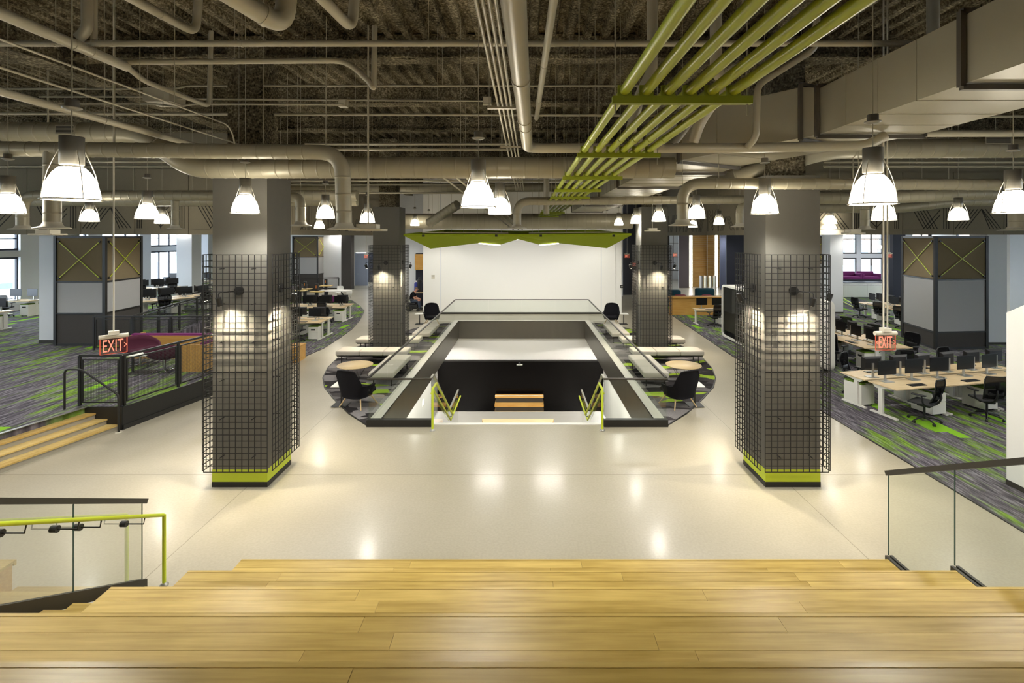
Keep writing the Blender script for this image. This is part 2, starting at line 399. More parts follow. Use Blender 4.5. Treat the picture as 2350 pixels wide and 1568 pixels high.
for i, (a, b_) in enumerate(WR):
    window('window_%d' % (41+2*i), (30.15, a), (30.15, b_), 1.0, 3.26, 3, 1, M['frame'], .11); window('window_%d' % (42+2*i), (30.15, a), (30.15, b_), 3.58, 5.4, 3, 3, M['frame'], .11)
# back walls
bl = MB(); bl.box(-26, -14.95, 44, 44.3, 0, ZC); bl.box(-13.0, -9.5, 44, 44.3, 0, ZC); bl.box(-14.95, -13.0, 44, 44.3, 2.9, ZC)
S('wall_back_left', bl, M['wall'])
S('wall_back_recess', MB().box(-14.95, -13.0, 47, 47.2, 0, 3), M['navy'])
S('wall_pantry', MB().box(-9.3, 7, 36, 36.2, 0, ZC), M['wallcool'])
S('wall_pantry_side', MB().box(-9.6, -9.3, 36, 44, 0, ZC), M['wall'])
cw = S('wall_centre', MB().box(-5.68, 5.0, 27.8, 28.3, 0, ZC), M['wall'])
S('wall_centre_return', MB().box(5.02, 5.35, 27.9, 30.0, 0, ZC), M['wall'])
S('baseboard_centre', MB().box(-5.68, 5.0, 27.775, 27.799, 0, .1), M['bronze'])
S('trim_1', MB().box(-4.72, -4.68, 27.78, 27.799, .1, 7.0), M['wallcool'])
S('trim_2', MB().box(4.18, 4.22, 27.78, 27.799, .1, 7.0), M['wallcool'])
S('wall_corridor', MB().box(7.0, 10.6, 36.9, 37.2, 0, ZC), M['blackwall'])
# far right : reception with timber and lit strips
S('wall_back_right', MB().box(10.6, 19.6, 50, 50.3, 0, ZC).box(19.6, 19.9, 37.2, 50.3, 0, ZC), M['wallcool'])
def vslab(name, px0, px1, D, z0, z1, mat, th=.15):
    a = (px0-CX)*D/F; b = (px1-CX)*D/F
    return S(name, MB().box(a, b, D, D+th, z0, z1), mat)
vslab('wall_panel_mauve', 1558, 1581, 42, 0, ZC, mk('mauve_panel', '#6d6468', .7))
vslab('wall_panel_bluegrey', 1653, 1668, 40.5, 0, ZC, mk('bluegrey_panel', '#6a7390', .6))  # plain blue-grey wall panel
vslab('wall_panel_black', 1667, 1710, 36, 0, ZC, M['navy'])
ww = em('wall_panel_timber', None, None, kind='structure')
for px0, px1, D in ((1590, 1622, 43), (1624, 1640, 42.6), (1648, 1654, 42.3)):
    a = (px0-CX)*D/F; b = (px1-CX)*D/F; z = 0.0; k = 0
    while z < 5.2:
        S('plank', MB().box(a, b, D, D+.05, z+.004, z+.176), M['panelwood'], ww); z += .18
# right side window wall, parallel to the picture plane
RW = [(1890, 1966), (1976, 2026), (2094, 2140)]
Dw = 37.0
wb = MB(); prevx = 20.8
for a, b_ in [((p-CX)*Dw/F, (q-CX)*Dw/F) for p, q in RW]:
    if a > prevx: wb.box(prevx, a, Dw, Dw+.35, 0, ZC)
    else: a = prevx
    wb.box(a, b_, Dw, Dw+.35, 0, .9); wb.box(a, b_, Dw, Dw+.35, 2.72, 3.02); wb.box(a, b_, Dw, Dw+.35, 5.2, ZC); prevx = b_
wb.box(prevx, 30, Dw, Dw+.35, 0, ZC); S('wall_window_right', wb, M['wallcool'])
for i, (p, q) in enumerate(RW):
    a = (p-CX)*Dw/F; b_ = (q-CX)*Dw/F
    window('window_%d' % (21+2*i), (a, Dw+.1), (b_, Dw+.1), .9, 2.72, 2, 1, M['bronze'], .1)
    window('window_%d' % (22+2*i), (a, Dw+.1), (b_, Dw+.1), 3.02, 5.2, 2, 2, M['bronze'], .1)
S('wall_window_black', MB().box((2050-CX)*32/F, (2078-CX)*32/F, 32, 33, 0, ZC), M['navy'])
# exterior seen through the panes
S('ground_outside', MB().box(-90, -27.5, -20, 90, -.4, -.3).box(20, 60, 37.5, 120, -.4, -.3).box(33.5, 60, -20, 120, -.4, -.3), M['asphalt'])
bld = MB(); bld.box(10, 80, 70, 75, -.3, 16); bo = S('building_outside', bld, M['brick'])
for i in range(14):
    for j in range(3): S('facade_window', MB().box(30+i*3.2, 31.8+i*3.2, 69.9, 70, 1.2+j*4, 3.8+j*4), M['greyglass'], bo)
S('snow_bank', MB().prism([(20, 55), (80, 55), (80, 66), (20, 66)], -.3, .5), M['asphalt'], bo)
car = em('parked_car', 'pale parked car outside the leftmost window', 'car', (-36.2, 34.5, -.3), math.radians(80))
pr_ = [(-2.1, .35), (2.1, .35), (2.1, .85), (1.3, 1.0), (.75, 1.5), (-1.3, 1.55), (-1.95, 1.0), (-2.1, .9)]; nn_ = len(pr_)
ob('body', MB().add([(x, -.85, z) for x, z in pr_] + [(x, .85, z) for x, z in pr_], [tuple(range(nn_)), tuple(reversed(range(nn_, 2*nn_)))] + [(i, nn_+i, nn_+(i+1) % nn_, (i+1) % nn_) for i in range(nn_)]), M['white'], car)
ob('side_window', MB().box(-1.5, .65, -.87, .87, 1.02, 1.42), M['greyglass'], car)
for x in (-1.3, 1.3):
    for y in (-.8, .8): ob('wheel', MB().tube([(x, y-.1, .33), (x, y+.1, .33)], .33, 18), M['plastic'], car)
# white building columns
for nm, px0, px1, D, dy in (('column_white', 90, 126, 17.9, 1.0), ('column_white', 405, 440, 33.0, 1.0), ('column_white', 452, 478, 37.0, 1.0),
        ('column_white', 1905, 1935, 27.9, .8), ('column_white', 2266, 2311, 19.9, .8), ('column_white', 2318, 2390, 25, .8), ('column_white', 742, 783, 41.0, .6)):
    z0 = PZ if px0 < 480 else 0
    c = S('trim_column', MB().box((px0-CX)*D/F, (px1-CX)*D/F, D, D+dy, z0+.1, ZC), M['wallcool'])
    S('baseboard', MB().box((px0-CX)*D/F-.01, (px1-CX)*D/F+.01, D-.01, D+dy+.01, z0, z0+.1), M['bronze'], c)
a = (783-CX)*40.5/F; b_ = (806-CX)*40.5/F
S('trim_felt_column', MB().box(a, b_, 40.5, 41.2, 0, ZC), M['greyfelt'])
# white partition at right edge, with chamfered shoulder
pt = MB(); prof = [(3.0, .1), (8.68, .1), (8.68, 2.98), (8.3, 3.2), (3.0, 3.2)]
vs = [(8.33, y, z) for y, z in prof] + [(9.1, y, z) for y, z in prof]; k = len(prof)
pt.add(vs, [tuple(reversed(range(k))), tuple(range(k, 2*k))] + [(i, (i+1) % k, k+(i+1) % k, k+i) for i in range(k)])
wpz = S('wall_partition', pt, M['wall']); S('baseboard', MB().box(8.325, 9.1, 3.0, 8.69, 0, .1), M['bronze'], wpz)
# ---- bulkheads with patterned acoustic panels
ZB = 4.36
def bulkhead(name, p0, p1, flip, pw=1.83, ztop=6.6):
    o = em(name, None, None, kind='structure'); p0 = Vector((*p0, 0)); p1 = Vector((*p1, 0)); L = (p1-p0).length; d = (p1-p0)/L
    nrm = Vector((d.y, -d.x, 0)) * (1 if flip else -1); Z = lambda z: Vector((0,0,z))
    S('backing', MB().bar(p0 - nrm*.12 + Z((ZB+.02+ZC)/2), p1 - nrm*.12 + Z((ZB+.02+ZC)/2), .12, ZC-ZB-.02), M['acou'], o)
    n = max(1, round(L/pw)); w_ = L/n
    for i in range(n):
        a = p0 + d*(w_*i+.01); b = p0 + d*(w_*(i+1)-.01)
        S('panel', MB().bar(a + Z(ZB+.09), b + Z(ZB+.09), .04, .17), M['acou'], o)
        pn = S('panel', MB().bar(a + Z((ZB+.19+ztop)/2), b + Z((ZB+.19+ztop)/2), .04, ztop-ZB-.19), M['acou'], o)
        g = MB(); zb = ZB+.22; zt = ZB+1.35; off = nrm*.0215; W2 = w_-.08
        def ln(u0, z0, u1, z1):
            g.bar(a + d*u0 + off + Z(z0), a + d*u1 + off + Z(z1), .028, .006, up=nrm)
        k = i % 3; sg = (zt-zb)
        if k == 0:
            for q in range(4):
                ln(.05+q*.13, zb, min(W2, .05+q*.13+.55), zb+sg*.62)
                ln(W2-.05-q*.13, zb, W2-.05-q*.13-.55 if q < 2 else W2-.75, zb+sg*.62)
        elif k == 1:
            for q in range(3): ln(.08+q*.07, zb, .08+q*.07, zt); ln(W2-.08-q*.07, zb, W2-.08-q*.07, zt)
            for q in range(4):
                ln(W2/2, zb+.05+q*.2, W2/2-.5, zb+.55+q*.2); ln(W2/2, zb+.05+q*.2, W2/2+.5, zb+.55+q*.2)
            ln(W2/2, zb, W2/2, zt)
        else:
            for q in range(5): ln(.1+q*.12, zt, .75+q*.12, zb)
            for q in range(3): ln(W2-.1-q*.09, zb, W2-.1-q*.09, zt)
            ln(W2*.5, zb, W2-.4, zb+.5); ln(W2*.42, zb, W2-.4, zb+.68)
        ob('groove_lines', g, M['groove'], pn, kind='stuff')
    return o
bulkhead('wall_bulkhead_left', (-26, 17.0), (-9.6, 17.0), True)
bulkhead('wall_bulkhead_left_side', (-9.6, 17.0), (-9.6, 43.9), True)
bulkhead('wall_bulkhead_right', (9.9, 18.0), (29.9, 18.0), True)
bulkhead('wall_bulkhead_right_side', (9.9, 18.0), (9.9, 36.8), False)
# ---- carpets
S('floor_carpet_right', MB().prism([(7.22, 3), (7.3, 12), (7.45, 18), (8.0, 27.3), (8.0, 33), (29.9, 33), (29.9, 3)], .0, .012), M['carpet'])
S('trim_carpet_edge', MB().bar((7.2, 3, .008), (7.28, 12, .008), .03, .016).bar((7.28, 12, .008), (7.43, 18, .008), .03, .016).bar((7.43, 18, .008), (7.98, 27.3, .008), .03, .016), M['black'])
crv = [(-8.0, 17.0), (-7.75, 19.2), (-7.87, 21.3), (-8.05, 23.2), (-8.5, 25.7), (-9.3, 28.9), (-10.2, 30.9), (-11.5, 33.4), (-14, 36)]
S('floor_carpet_left', MB().prism(crv + [(-16, 36), (-16, 17.0)], 0, .012), M['carpet'])
e = MB()
for p, q in zip(crv, crv[1:]): e.bar((*p, .008), (*q, .008), .03, .016)
S('trim_carpet_curve', e, M['black'])
S('floor_carpet_reception', MB().box(12, 24, 33.2, 36.5, 0, .012), M['carpet'])
# lounge carpets : D-shapes either side of the opening
cl = [(843,978),(800,950),(765,915),(745,890),(741,868),(752,845),(775,822),(810,800),(860,783),(905,768),(960,752),(1010,744),(1035,741)]
pl = [FL(*p) for p in cl]
S('floor_lounge_carpet_left', MB().prism([(p.x, p.y) for p in pl] + [(-3.6, 25.2), (-3.6, 11.4)], 0, .012), M['shard'])
e = MB()
for p, q in zip(pl, pl[1:]): e.bar(p + Vector((0,0,.008)), q + Vector((0,0,.008)), .03, .016)
S('trim_lounge_left', e, M['black'])
axis = -.19
pr = [Vector((2*axis - p.x, p.y, 0)) for p in pl]
S('floor_lounge_carpet_right', MB().prism([(p.x, p.y) for p in pr] + [(3.22, 25.2), (3.22, 11.4)], 0, .012), M['shard'])
e = MB()
for p, q in zip(pr, pr[1:]): e.bar(p + Vector((0,0,.008)), q + Vector((0,0,.008)), .03, .016)
S('trim_lounge_right', e, M['black'])
# ---- raised platform at left
pe = lambda y: -8.98 + .2*(y-11.19)
plat = [(-25.95, -5), (-12.6, -5), (-10.25, 9.0), (-9.78, 11.19), (pe(11.19), 11.19), (pe(16.8), 16.8), (-13.1, 16.8), (-14.6, 23.5), (-17.4, 36), (-17.4, 43.9), (-25.95, 43.9)]
pf = S('floor_platform', MB().prism(plat, 0, PZ), M['carpet'])
sk = MB(); sk.bar((pe(11.15)+.01, 11.15, PZ/2-.01), (pe(16.8)+.01, 16.8, PZ/2-.01), .03, PZ+.02); S('trim_platform_skirt', sk, M['black'])
S('trim_platform_return', MB().box(-9.8, pe(11.15)+.02, 11.13, 11.18, 0, PZ+.01), M['black'])
S('trim_platform_foot', MB().bar((pe(11.15)+.035, 11.15, .05), (pe(16.8)+.035, 16.8, .05), .03, .1), M['black'])
S('trim_platform_nosing', MB().bar((-10.28, 8.9, PZ+.006), (-9.77, 11.15, PZ+.006), .07, .012), M['alu'])
st = em('platform_steps', 'three low oak steps up to the raised carpet at left', 'steps')
dd = Vector((.235, 1, 0)).normalized(); nn = Vector((-dd.y, dd.x, 0))
p_end = Vector((-9.05, 11.12, 0))
for i in range(3):
    z1 = .125*(i+1); base = p_end + nn*(.25*i)
    a = base - dd*9.5
    r = MB(); r.add([a, base, base+nn*.9, a+nn*.9, a+Vector((0,0,z1-.03)), base+Vector((0,0,z1-.03)), base+nn*.9+Vector((0,0,z1-.03)), a+nn*.9+Vector((0,0,z1-.03))],
        [(0,3,2,1),(4,5,6,7),(0,1,5,4),(1,2,6,5),(2,3,7,6),(3,0,4,7)])
    ob('riser', r, M['stepriser'], st)
    t0 = base - nn*.02
    for q in range(2):
        tb = MB(); c0 = t0 + nn*(.135*q); L0 = 9.5
        for s0 in range(4):
            pass
        tb.bar(c0 - dd*L0 + nn*.066 + Vector((0,0,z1-.015)), c0 + nn*.066 + Vector((0,0,z1-.015)), .131, .03); ob('plank', tb, M['step'], st)
ob('riser', MB().bar(p_end + nn*.765 - dd*9.5 + Vector((0,0,.44)), p_end + nn*.765 + Vector((0,0,.44)), .03, .12), M['stepriser'], st)
# ---- opening : fascia, ledge, lower room
fa = MB(); t = .03
fa.box(HX0, HX0+t, HY0, HY1, -.87, .03); fa.box(HX1-t, HX1, HY0, HY1, -.87, .03); fa.box(HX0, HX1, HY1-t, HY1, -.87, .02); fa.box(HX0, HX1, HY0, HY0+t, -.87, -.02)
S('trim_opening_fascia', fa, M['fascia'])
lg = MB(); lg.box(HX0-.22, HX0+t, HY0-.05, HY1, 0, .035); lg.box(HX1-t, HX1+.22, HY0-.05, HY1, 0, .035); lg.box(HX0-.22, HX1+.22, HY1-.03, HY1+.16, 0, .035)
S('trim_opening_ledge', lg, mk('ledge_metal', '#c4c1b7', .4))
S('trim_opening_nosing', MB().box(-2.1, 1.74, HY0-.08, HY0+.02, 0, .02), M['offwhite'])
ZL = -4.57
S('floor_lower', MB().box(-9, 9, 4, 27, ZL-.2, ZL), mk('lower_floor', '#a9a6a0', .25))
lw = MB(); lw.box(-9, 9, 25.45, 25.7, ZL, -.87); S('wall_lower_back', lw, M['lower'])
S('wall_lower_left', MB().box(-4.75, -4.5, 8, 25.45, ZL, -.88), M['lower']); S('wall_lower_right', MB().box(3.98, 4.2, 8, 25.45, ZL, -.88), M['lower'])
S('wall_lower_front', MB().box(-4.75, 4.2, 7.8, 8, ZL, -.88), M['lower'])
sw = em('video_wall', 'wide glossy black display wall on the lower level', 'screen', (-.26, 25.43, ZL))
ob('screen_panel', MB().box(-4.2, 4.2, -.06, 0, .03, 2.55), mk('screen_gloss', '#0b0908', .2, spec=.15), sw); ob('top_bezel', MB().box(-4.22, 4.22, -.09, 0, 2.55, 2.62), M['black'], sw)
cmz = em('conference_camera', 'small white conference camera above the black display wall', 'camera', (-.3, 25.3, -2.16))
ob('base', MB().box(-.15, .15, -.06, .05, -.03, .0), M['white'], cmz); ob('lens_ball', MB().lathe([(.0, 0), (.05, .01), (.07, .05), (.05, .1), (0, .11)], 12), M['plastic'], cmz)
cp = em('wall_control_panel', 'white square control panel lit on the lower left wall', 'panel', (-4.5, 22.0, -2.99))
ob('bezel', MB().box(0, .015, -.2, .2, -.13, .13), M['white'], cp); ob('display', MB().box(.015, .02, -.17, .17, -.1, .1), M['tvglow'], cp)
for k, (x, y, z, wl_) in enumerate(((-4.5, 21.5, -4.1, 'white wall outlet low on the left lower wall'), (3.98, 20.5, -4.1, 'white wall outlet low on the right lower wall'))):
    o = em('wall_outlet', wl_, 'outlet', (x, y, z)); s_ = 1 if x < 0 else -1
    ob('plate', MB().box(0 if s_ > 0 else -.012, .012 if s_ > 0 else 0, -.09, .09, -.06, .06), M['white'], o); ob('sockets', MB().box(*sorted((s_*.012, s_*.014)), -.05, .05, -.03, .03), M['alu'], o)
# stepped timber unit before the display wall
un = em('timber_step_unit', 'wooden stepped seat unit standing before the black display wall', 'steps', (-.31, 24.3, ZL))
for i, (dep, h) in enumerate(((1.0, .35), (.65, .65), (.3, .98))):
    z0 = (0, .35, .65)[i]
    ob('riser', MB().box(-1.17, 1.17, .8-dep+.02, .8, z0, h-.1), M['bronze'], un); ob('tread', MB().box(-1.2, 1.2, .8-dep, .8, h-.1, h), M['panelwood'], un)
ob('top_edge', MB().box(-1.2, 1.2, .5, .52, .98, 1.0), M['white'], un)
bu = em('timber_landing_bench', 'pale plank bench with sloped ends on the stair landing', 'bench', (-.26, 17.0, -2.3))
ob('top', MB().prism([(-1.22, .05), (1.22, .05), (.95, -1.2), (-.95, -1.2)], .36, .40), M['desktop'], bu)
ob('end_panel', MB().prism([(-1.22, .05), (-1.16, .05), (-.9, -1.2), (-.95, -1.2)], .0, .36), M['panelwood'], bu); ob('end_panel', MB().prism([(1.22, .05), (1.16, .05), (.9, -1.2), (.95, -1.2)], .0, .36), M['panelwood'], bu)
# stair from the upper floor to the landing
sr = em('lower_stair', 'flight of stairs going down through the floor opening', 'stairs')
for i in range(13):
    z = -.165*(i+1); y = 11.55 + .26*i
    ob('tread', MB().box(-2.05, 1.68, y, y+.28, z-.04, z), M['step'], sr); ob('riser', MB().box(-2.05, 1.68, y-.01, y+.01, z, z+.125), M['ivory'], sr)
ob('landing', MB().box(-3.3, 2.9, 11.55+.26*13, 18.9, -3.02+.6, -2.3), mk('landing_floor', '#85827c', .5), sr)
for x in (-2.6, 2.2): ob('landing_post', MB().box(x-.1, x+.1, 17.6, 17.8, ZL, -2.42), M['lower'], sr)
for y in (14, 17, 20, 23.0):  # hidden lamps added under the slab to brighten the lower room
    for x in (-4.05, 3.55):
        o = em('added_downlight', 'small added downlight hidden under the floor slab on the %s at %s row' % ('left' if x < 0 else 'right', ORD[int(y-14)//3]), 'downlight', (x, y, -.875))
        ob('trim_ring', MB().lathe([(.09, 0), (.09, -.01), (.07, -.012)], 12), M['white'], o); ob('lens', MB().lathe([(.068, -.004), (.01, -.004)], 12), M['led'], o)
        ld = bpy.data.lights.new('downlight', 'SPOT'); ld.energy = 380; ld.spot_size = 2.9; ld.color = (1, .97, .91); ld.shadow_soft_size = .06
        lo = bpy.data.objects.new('added_downlight_source', ld); COL.objects.link(lo); lo.parent = o; lo.location = (0, 0, -.02)
# ---- bleacher with planks
BX0, BX1 = -3.35, 4.28
bl_ = em('wooden_bleacher', 'tiered seating of long maple planks in the foreground', 'bleacher')
for n_ in range(1, 8):
    z = .489*n_; yf = 6.85-.933*n_
    tier = ob('tier', MB().box(BX0+.02, BX1-.02, yf-.95, yf-.03, z-.489 if n_ > 1 else 0, z-.034), M['panelwood'], bl_)
    ob('nosing', MB().box(BX0, BX1, yf-.028, yf, z-.06, z), M['plank'], tier)
    y = yf-.031
    for r_ in range(8):
        x = BX0; first = True
        while x < BX1-.01:
            L = random.uniform(1.5, 3.4) if not first else random.uniform(.6, 2.8)
            first = False; x2 = min(BX1, x+L)
            if BX1 - x2 < .5: x2 = BX1
            me = MB().box(-(x2-x)/2+.0012, (x2-x)/2-.0012, -.0612, .0612, -.033, random.uniform(-.0012, .0))
            p = ob('plank', me, M['plank'], tier, loc=((x+x2)/2, y-.0625, z)); x = x2
        y -= .125
# aisle stair at left of the bleacher
ai = em('aisle_stair', 'narrow maple aisle steps left of the seating tiers', 'stairs')
for k in range(1, 18):
    z = .163*k; yf = 5.92-.311*(k-1)
    ob('step', MB().box(-4.5, BX0-.01, yf-.34, yf-.02, 0, z-.03), M['bronze'], ai); ob('tread', MB().box(-4.5, BX0-.01, yf-.32, yf, z-.03, z), M['plank'], ai)
# ---- left glass guard of the aisle
GS = .528
gl = em('glass_guard', 'sloping glass guard with dark cap left of the aisle stair', 'railing')
gx = -4.68
def sl(D): return 4.3-GS*D
ob('cap_rail', MB().bar((gx, 6.17, sl(6.17)), (gx, .2, sl(.2)), .06, .055), M['bronze'], gl)
ob('base_shoe', MB().add([(gx-.04, 6.15, 0), (gx+.04, 6.15, 0), (gx+.04, 6.15, .1), (gx-.04, 6.15, .1), (gx-.04, .2, 2.95), (gx+.04, .2, 2.95), (gx+.04, .2, 3.33), (gx-.04, .2, 3.33)],
   [(0,1,2,3),(7,6,5,4),(0,4,5,1),(1,5,6,2),(2,6,7,3),(3,7,4,0)]), M['bronze'], gl)
ys = [6.12, 5.19, 4.2, 3.2, 2.2, 1.2]
for a, b_ in zip(ys, ys[1:]):
    ob('glass_panel', MB().add([(gx, a-.006, .1+.543*(6.15-a)), (gx, b_+.006, .1+.543*(6.15-b_)), (gx, b_+.006, sl(b_)-.025), (gx, a-.006, sl(a)-.025)], [(0,1,2,3)]), M['glass'], gl)
    ob('glass_edge', MB().bar((gx, a-.004, .1+.543*(6.15-a)), (gx, a-.004, sl(a)-.03), .006, .012), mk('glass_edge_green', '#2f4a42', .2), gl)
hr = em('handrail', 'lime tubular handrail with end post beside the aisle stair', 'handrail')
hx = -4.45; hs = lambda D: .88 + .515*(6.17-D)
ob('rail', MB().tube([(hx, 6.17, 0), (hx, 6.17, .87), (hx, 6.14, .885), (hx, .3, hs(.3))], .021, 10), M['lime'], hr)
ob('foot_collar', MB().lathe([(.05, 0), (.05, .015), (.026, .04)], 12, (hx, 6.17, 0)), M['alu'], hr)
for D in (5.86, 5.26, 5.0, 4.47, 3.5, 2.6):
    z = hs(D); b = MB(); b.tube([(gx+.03, D-.02, z-.09), (hx, D-.02, z-.09), (hx, D, z-.015)], .008, 6)
    br = ob('bracket', b, M['black'], hr); ob('disc', MB().tube([(gx-.03, D-.02, z-.09), (gx+.035, D-.02, z-.09)], .034, 12), M['black'], br)
# ---- right glass guard, stepping with the tiers
gr = em('glass_guard', 'stepped glass guard with dark cap right of the seating tiers', 'railing')
gx = 4.42; sr_ = lambda D: 1.42 + .537*(6.1-D)
ob('cap_rail', MB().bar((gx, 6.12, sr_(6.12)), (gx, .2, sr_(.2)), .06, .055), M['bronze'], gr)
for k in range(5):
    a = 6.1-.94*k; b_ = a-.93; z0 = .42+.49*k
    ob('base_shoe', MB().box(gx-.045, gx-.012, b_, a, z0-.42, z0).box(gx+.012, gx+.045, b_, a, z0-.42, z0), M['bronze'], gr)
    ob('glass_panel', MB().add([(gx, a, z0-.1), (gx, b_, z0-.1), (gx, b_, sr_(b_)-.025), (gx, a, sr_(a)-.025)], [(0,1,2,3)]), M['glass'], gr)
    ob('glass_edge', MB().bar((gx, a, z0), (gx, a, sr_(a)-.03), .006, .012), bpy.data.materials['glass_edge_green'], gr)
# ---- glass guards round the opening
def guard(name, pts, label, base_z=.035, cap=1.085, seg=1.55, base=True, black=False):
    o = em(name, label, 'railing'); pts = [Vector(p) for p in pts]
    for p, q in zip(pts, pts[1:]):
        L = (q-p).length; d = (q-p)/L; n = max(1, round(L/seg))
        ob('cap_rail', MB().bar(p + Vector((0,0,cap)), q + Vector((0,0,cap)), .05, .035), M['bronze'], o)
        for i in range(n):
            a = p + d*(L*i/n+.005); b = p + d*(L*(i+1)/n-.005)
            ob('glass_panel', MB().add([a+Vector((0,0,base_z)), b+Vector((0,0,base_z)), b+Vector((0,0,cap-.017)), a+Vector((0,0,cap-.017))], [(0,1,2,3)]), M['glass'], o)
        if black: ob('base_shoe', MB().bar(p + Vector((0,0,.08)), q + Vector((0,0,.08)), .12, .16), M['black'], o)
    return o
gxl, gxr = -3.57, 3.2
guard('glass_guard', [(gxl, 11.4, 0), (gxl, 25.5, 0)], 'long glass guard along the left edge of the floor opening')
guard('glass_guard', [(gxl, 25.5, 0), (gxr, 25.5, 0)], 'glass guard across the far end of the floor opening')
guard('glass_guard', [(gxr, 25.5, 0), (gxr, 11.4, 0)], 'long glass guard along the right edge of the floor opening')
guard('glass_guard', [(gxl-.02, 11.36, 0), (-2.13, 11.36, 0)], 'short glass guard with black base left of the lower stair', .16, 1.07, black=True)
guard('glass_guard', [(1.77, 11.36, 0), (gxr+.02, 11.36, 0)], 'short glass guard with black base right of the lower stair', .16, 1.07, black=True)
for sgn, xin, nm in ((1, -2.06, 'left'), (-1, 1.70, 'right')):
    o = em('glass_guard', 'glass guard following the lower stair down on its %s side' % nm, 'railing'); xx = xin - sgn*.09
    path = [Vector((xx, 11.4, 1.07)), Vector((xx, 11.7, 1.07)), Vector((xx, 14.2, -.6)), Vector((xx, 16.0, -.6))]
    for p, q in zip(path, path[1:]):
        ob('cap_rail', MB().bar(p, q, .05, .035), M['alu'], o)
        ob('glass_panel', MB().add([p, q, q - Vector((0,0,1.3)), p - Vector((0,0,1.3))], [(0,1,2,3)]), M['glass'], o)
    h = em('handrail', 'lime double handrail descending the %s side of the lower stair' % nm, 'handrail')
    ob('rail', MB().tube([(xin, 11.1, 0), (xin, 11.1, .905), (xin, 11.12, .92), (xin, 11.55, .92), (xin, 14.2, -.75), (xin, 15.85, -.75)], .026, 10), M['lime'], h)
    x2 = xin - sgn*.06
    ob('lower_rail', MB().tube([(x2, 11.3, .76), (x2, 11.55, .76), (x2, 14.2, -.90), (x2, 15.85, -.90)], .022, 8), M['lime'], h)
    ob('foot_collar', MB().lathe([(.06, 0), (.06, .015), (.03, .04)], 12, (xin, 11.1, 0)), M['alu'], h)
    for D in (12.2, 13.1, 14.0):
        z = .92-(D-11.55)*.63; ob('bracket', MB().tube([(xin, D, z-.03), (xin, D, z-.1), (xin-sgn*.12, D, z-.1)], .01, 6), M['black'], h)
# ================================================================== COLUMNS WITH WIRE CAGES
def wire_panel(w_, h_, cell=.105, r=.0058):
    m = MB(); nx = max(1, round(w_/cell)); nz = max(1, round(h_/cell))
    for i in range(nx+1): x = w_*i/nx; m.bar((x, 0, 0), (x, 0, h_), 2*r, 2*r)
    for j in range(nz+1): z = h_*j/nz; m.bar((0, r*1.6, z), (w_, r*1.6, z), 2*r, 2*r)
    return m
SPOT_W = 240
def sconce(parent, base, nrm, side, mats=None):
    """wall spot on an arm: base point on the face, nrm outward, side sideways"""
    base, nrm, side = Vector(base), Vector(nrm), Vector(side)
    o = em('spot_sconce', None, None); o.parent = parent
    del_keys = [k for k in ('label', 'category') if k in o]
    ob('rose', MB().tube([base+nrm*.0, base+nrm*.05], .075, 14), M['black'], o)
    el = base + nrm*.34 + side*.16; hd = el + Vector((0,0,-.10))
    ob('arm', MB().tube(rounded([base+nrm*.04, el, hd], .04), .010, 6), M['black'], o)
    aim = (base + Vector((0,0,-1.25)) + side*.05 - hd).normalized()
    ob('head', MB().tube([hd - aim*.02, hd + aim*.12], .045, 12), M['black'], o)
    ob('lens', MB().tube([hd + aim*.118, hd + aim*.123], .036, 12), M['bulb'], o)
    ld = bpy.data.lights.new('spot_source', 'SPOT'); ld.energy = SPOT_W; ld.spot_size = 2.1; ld.spot_blend = 1.0; ld.color = (1, .88, .66); ld.shadow_soft_size = .02
    lo = bpy.data.objects.new('spot_source', ld); COL.objects.link(lo); lo.parent = o; lo.location = hd + aim*.13
    lo.rotation_euler = aim.to_track_quat('-Z', 'Y').to_euler()
CW, CDp = .935, .86
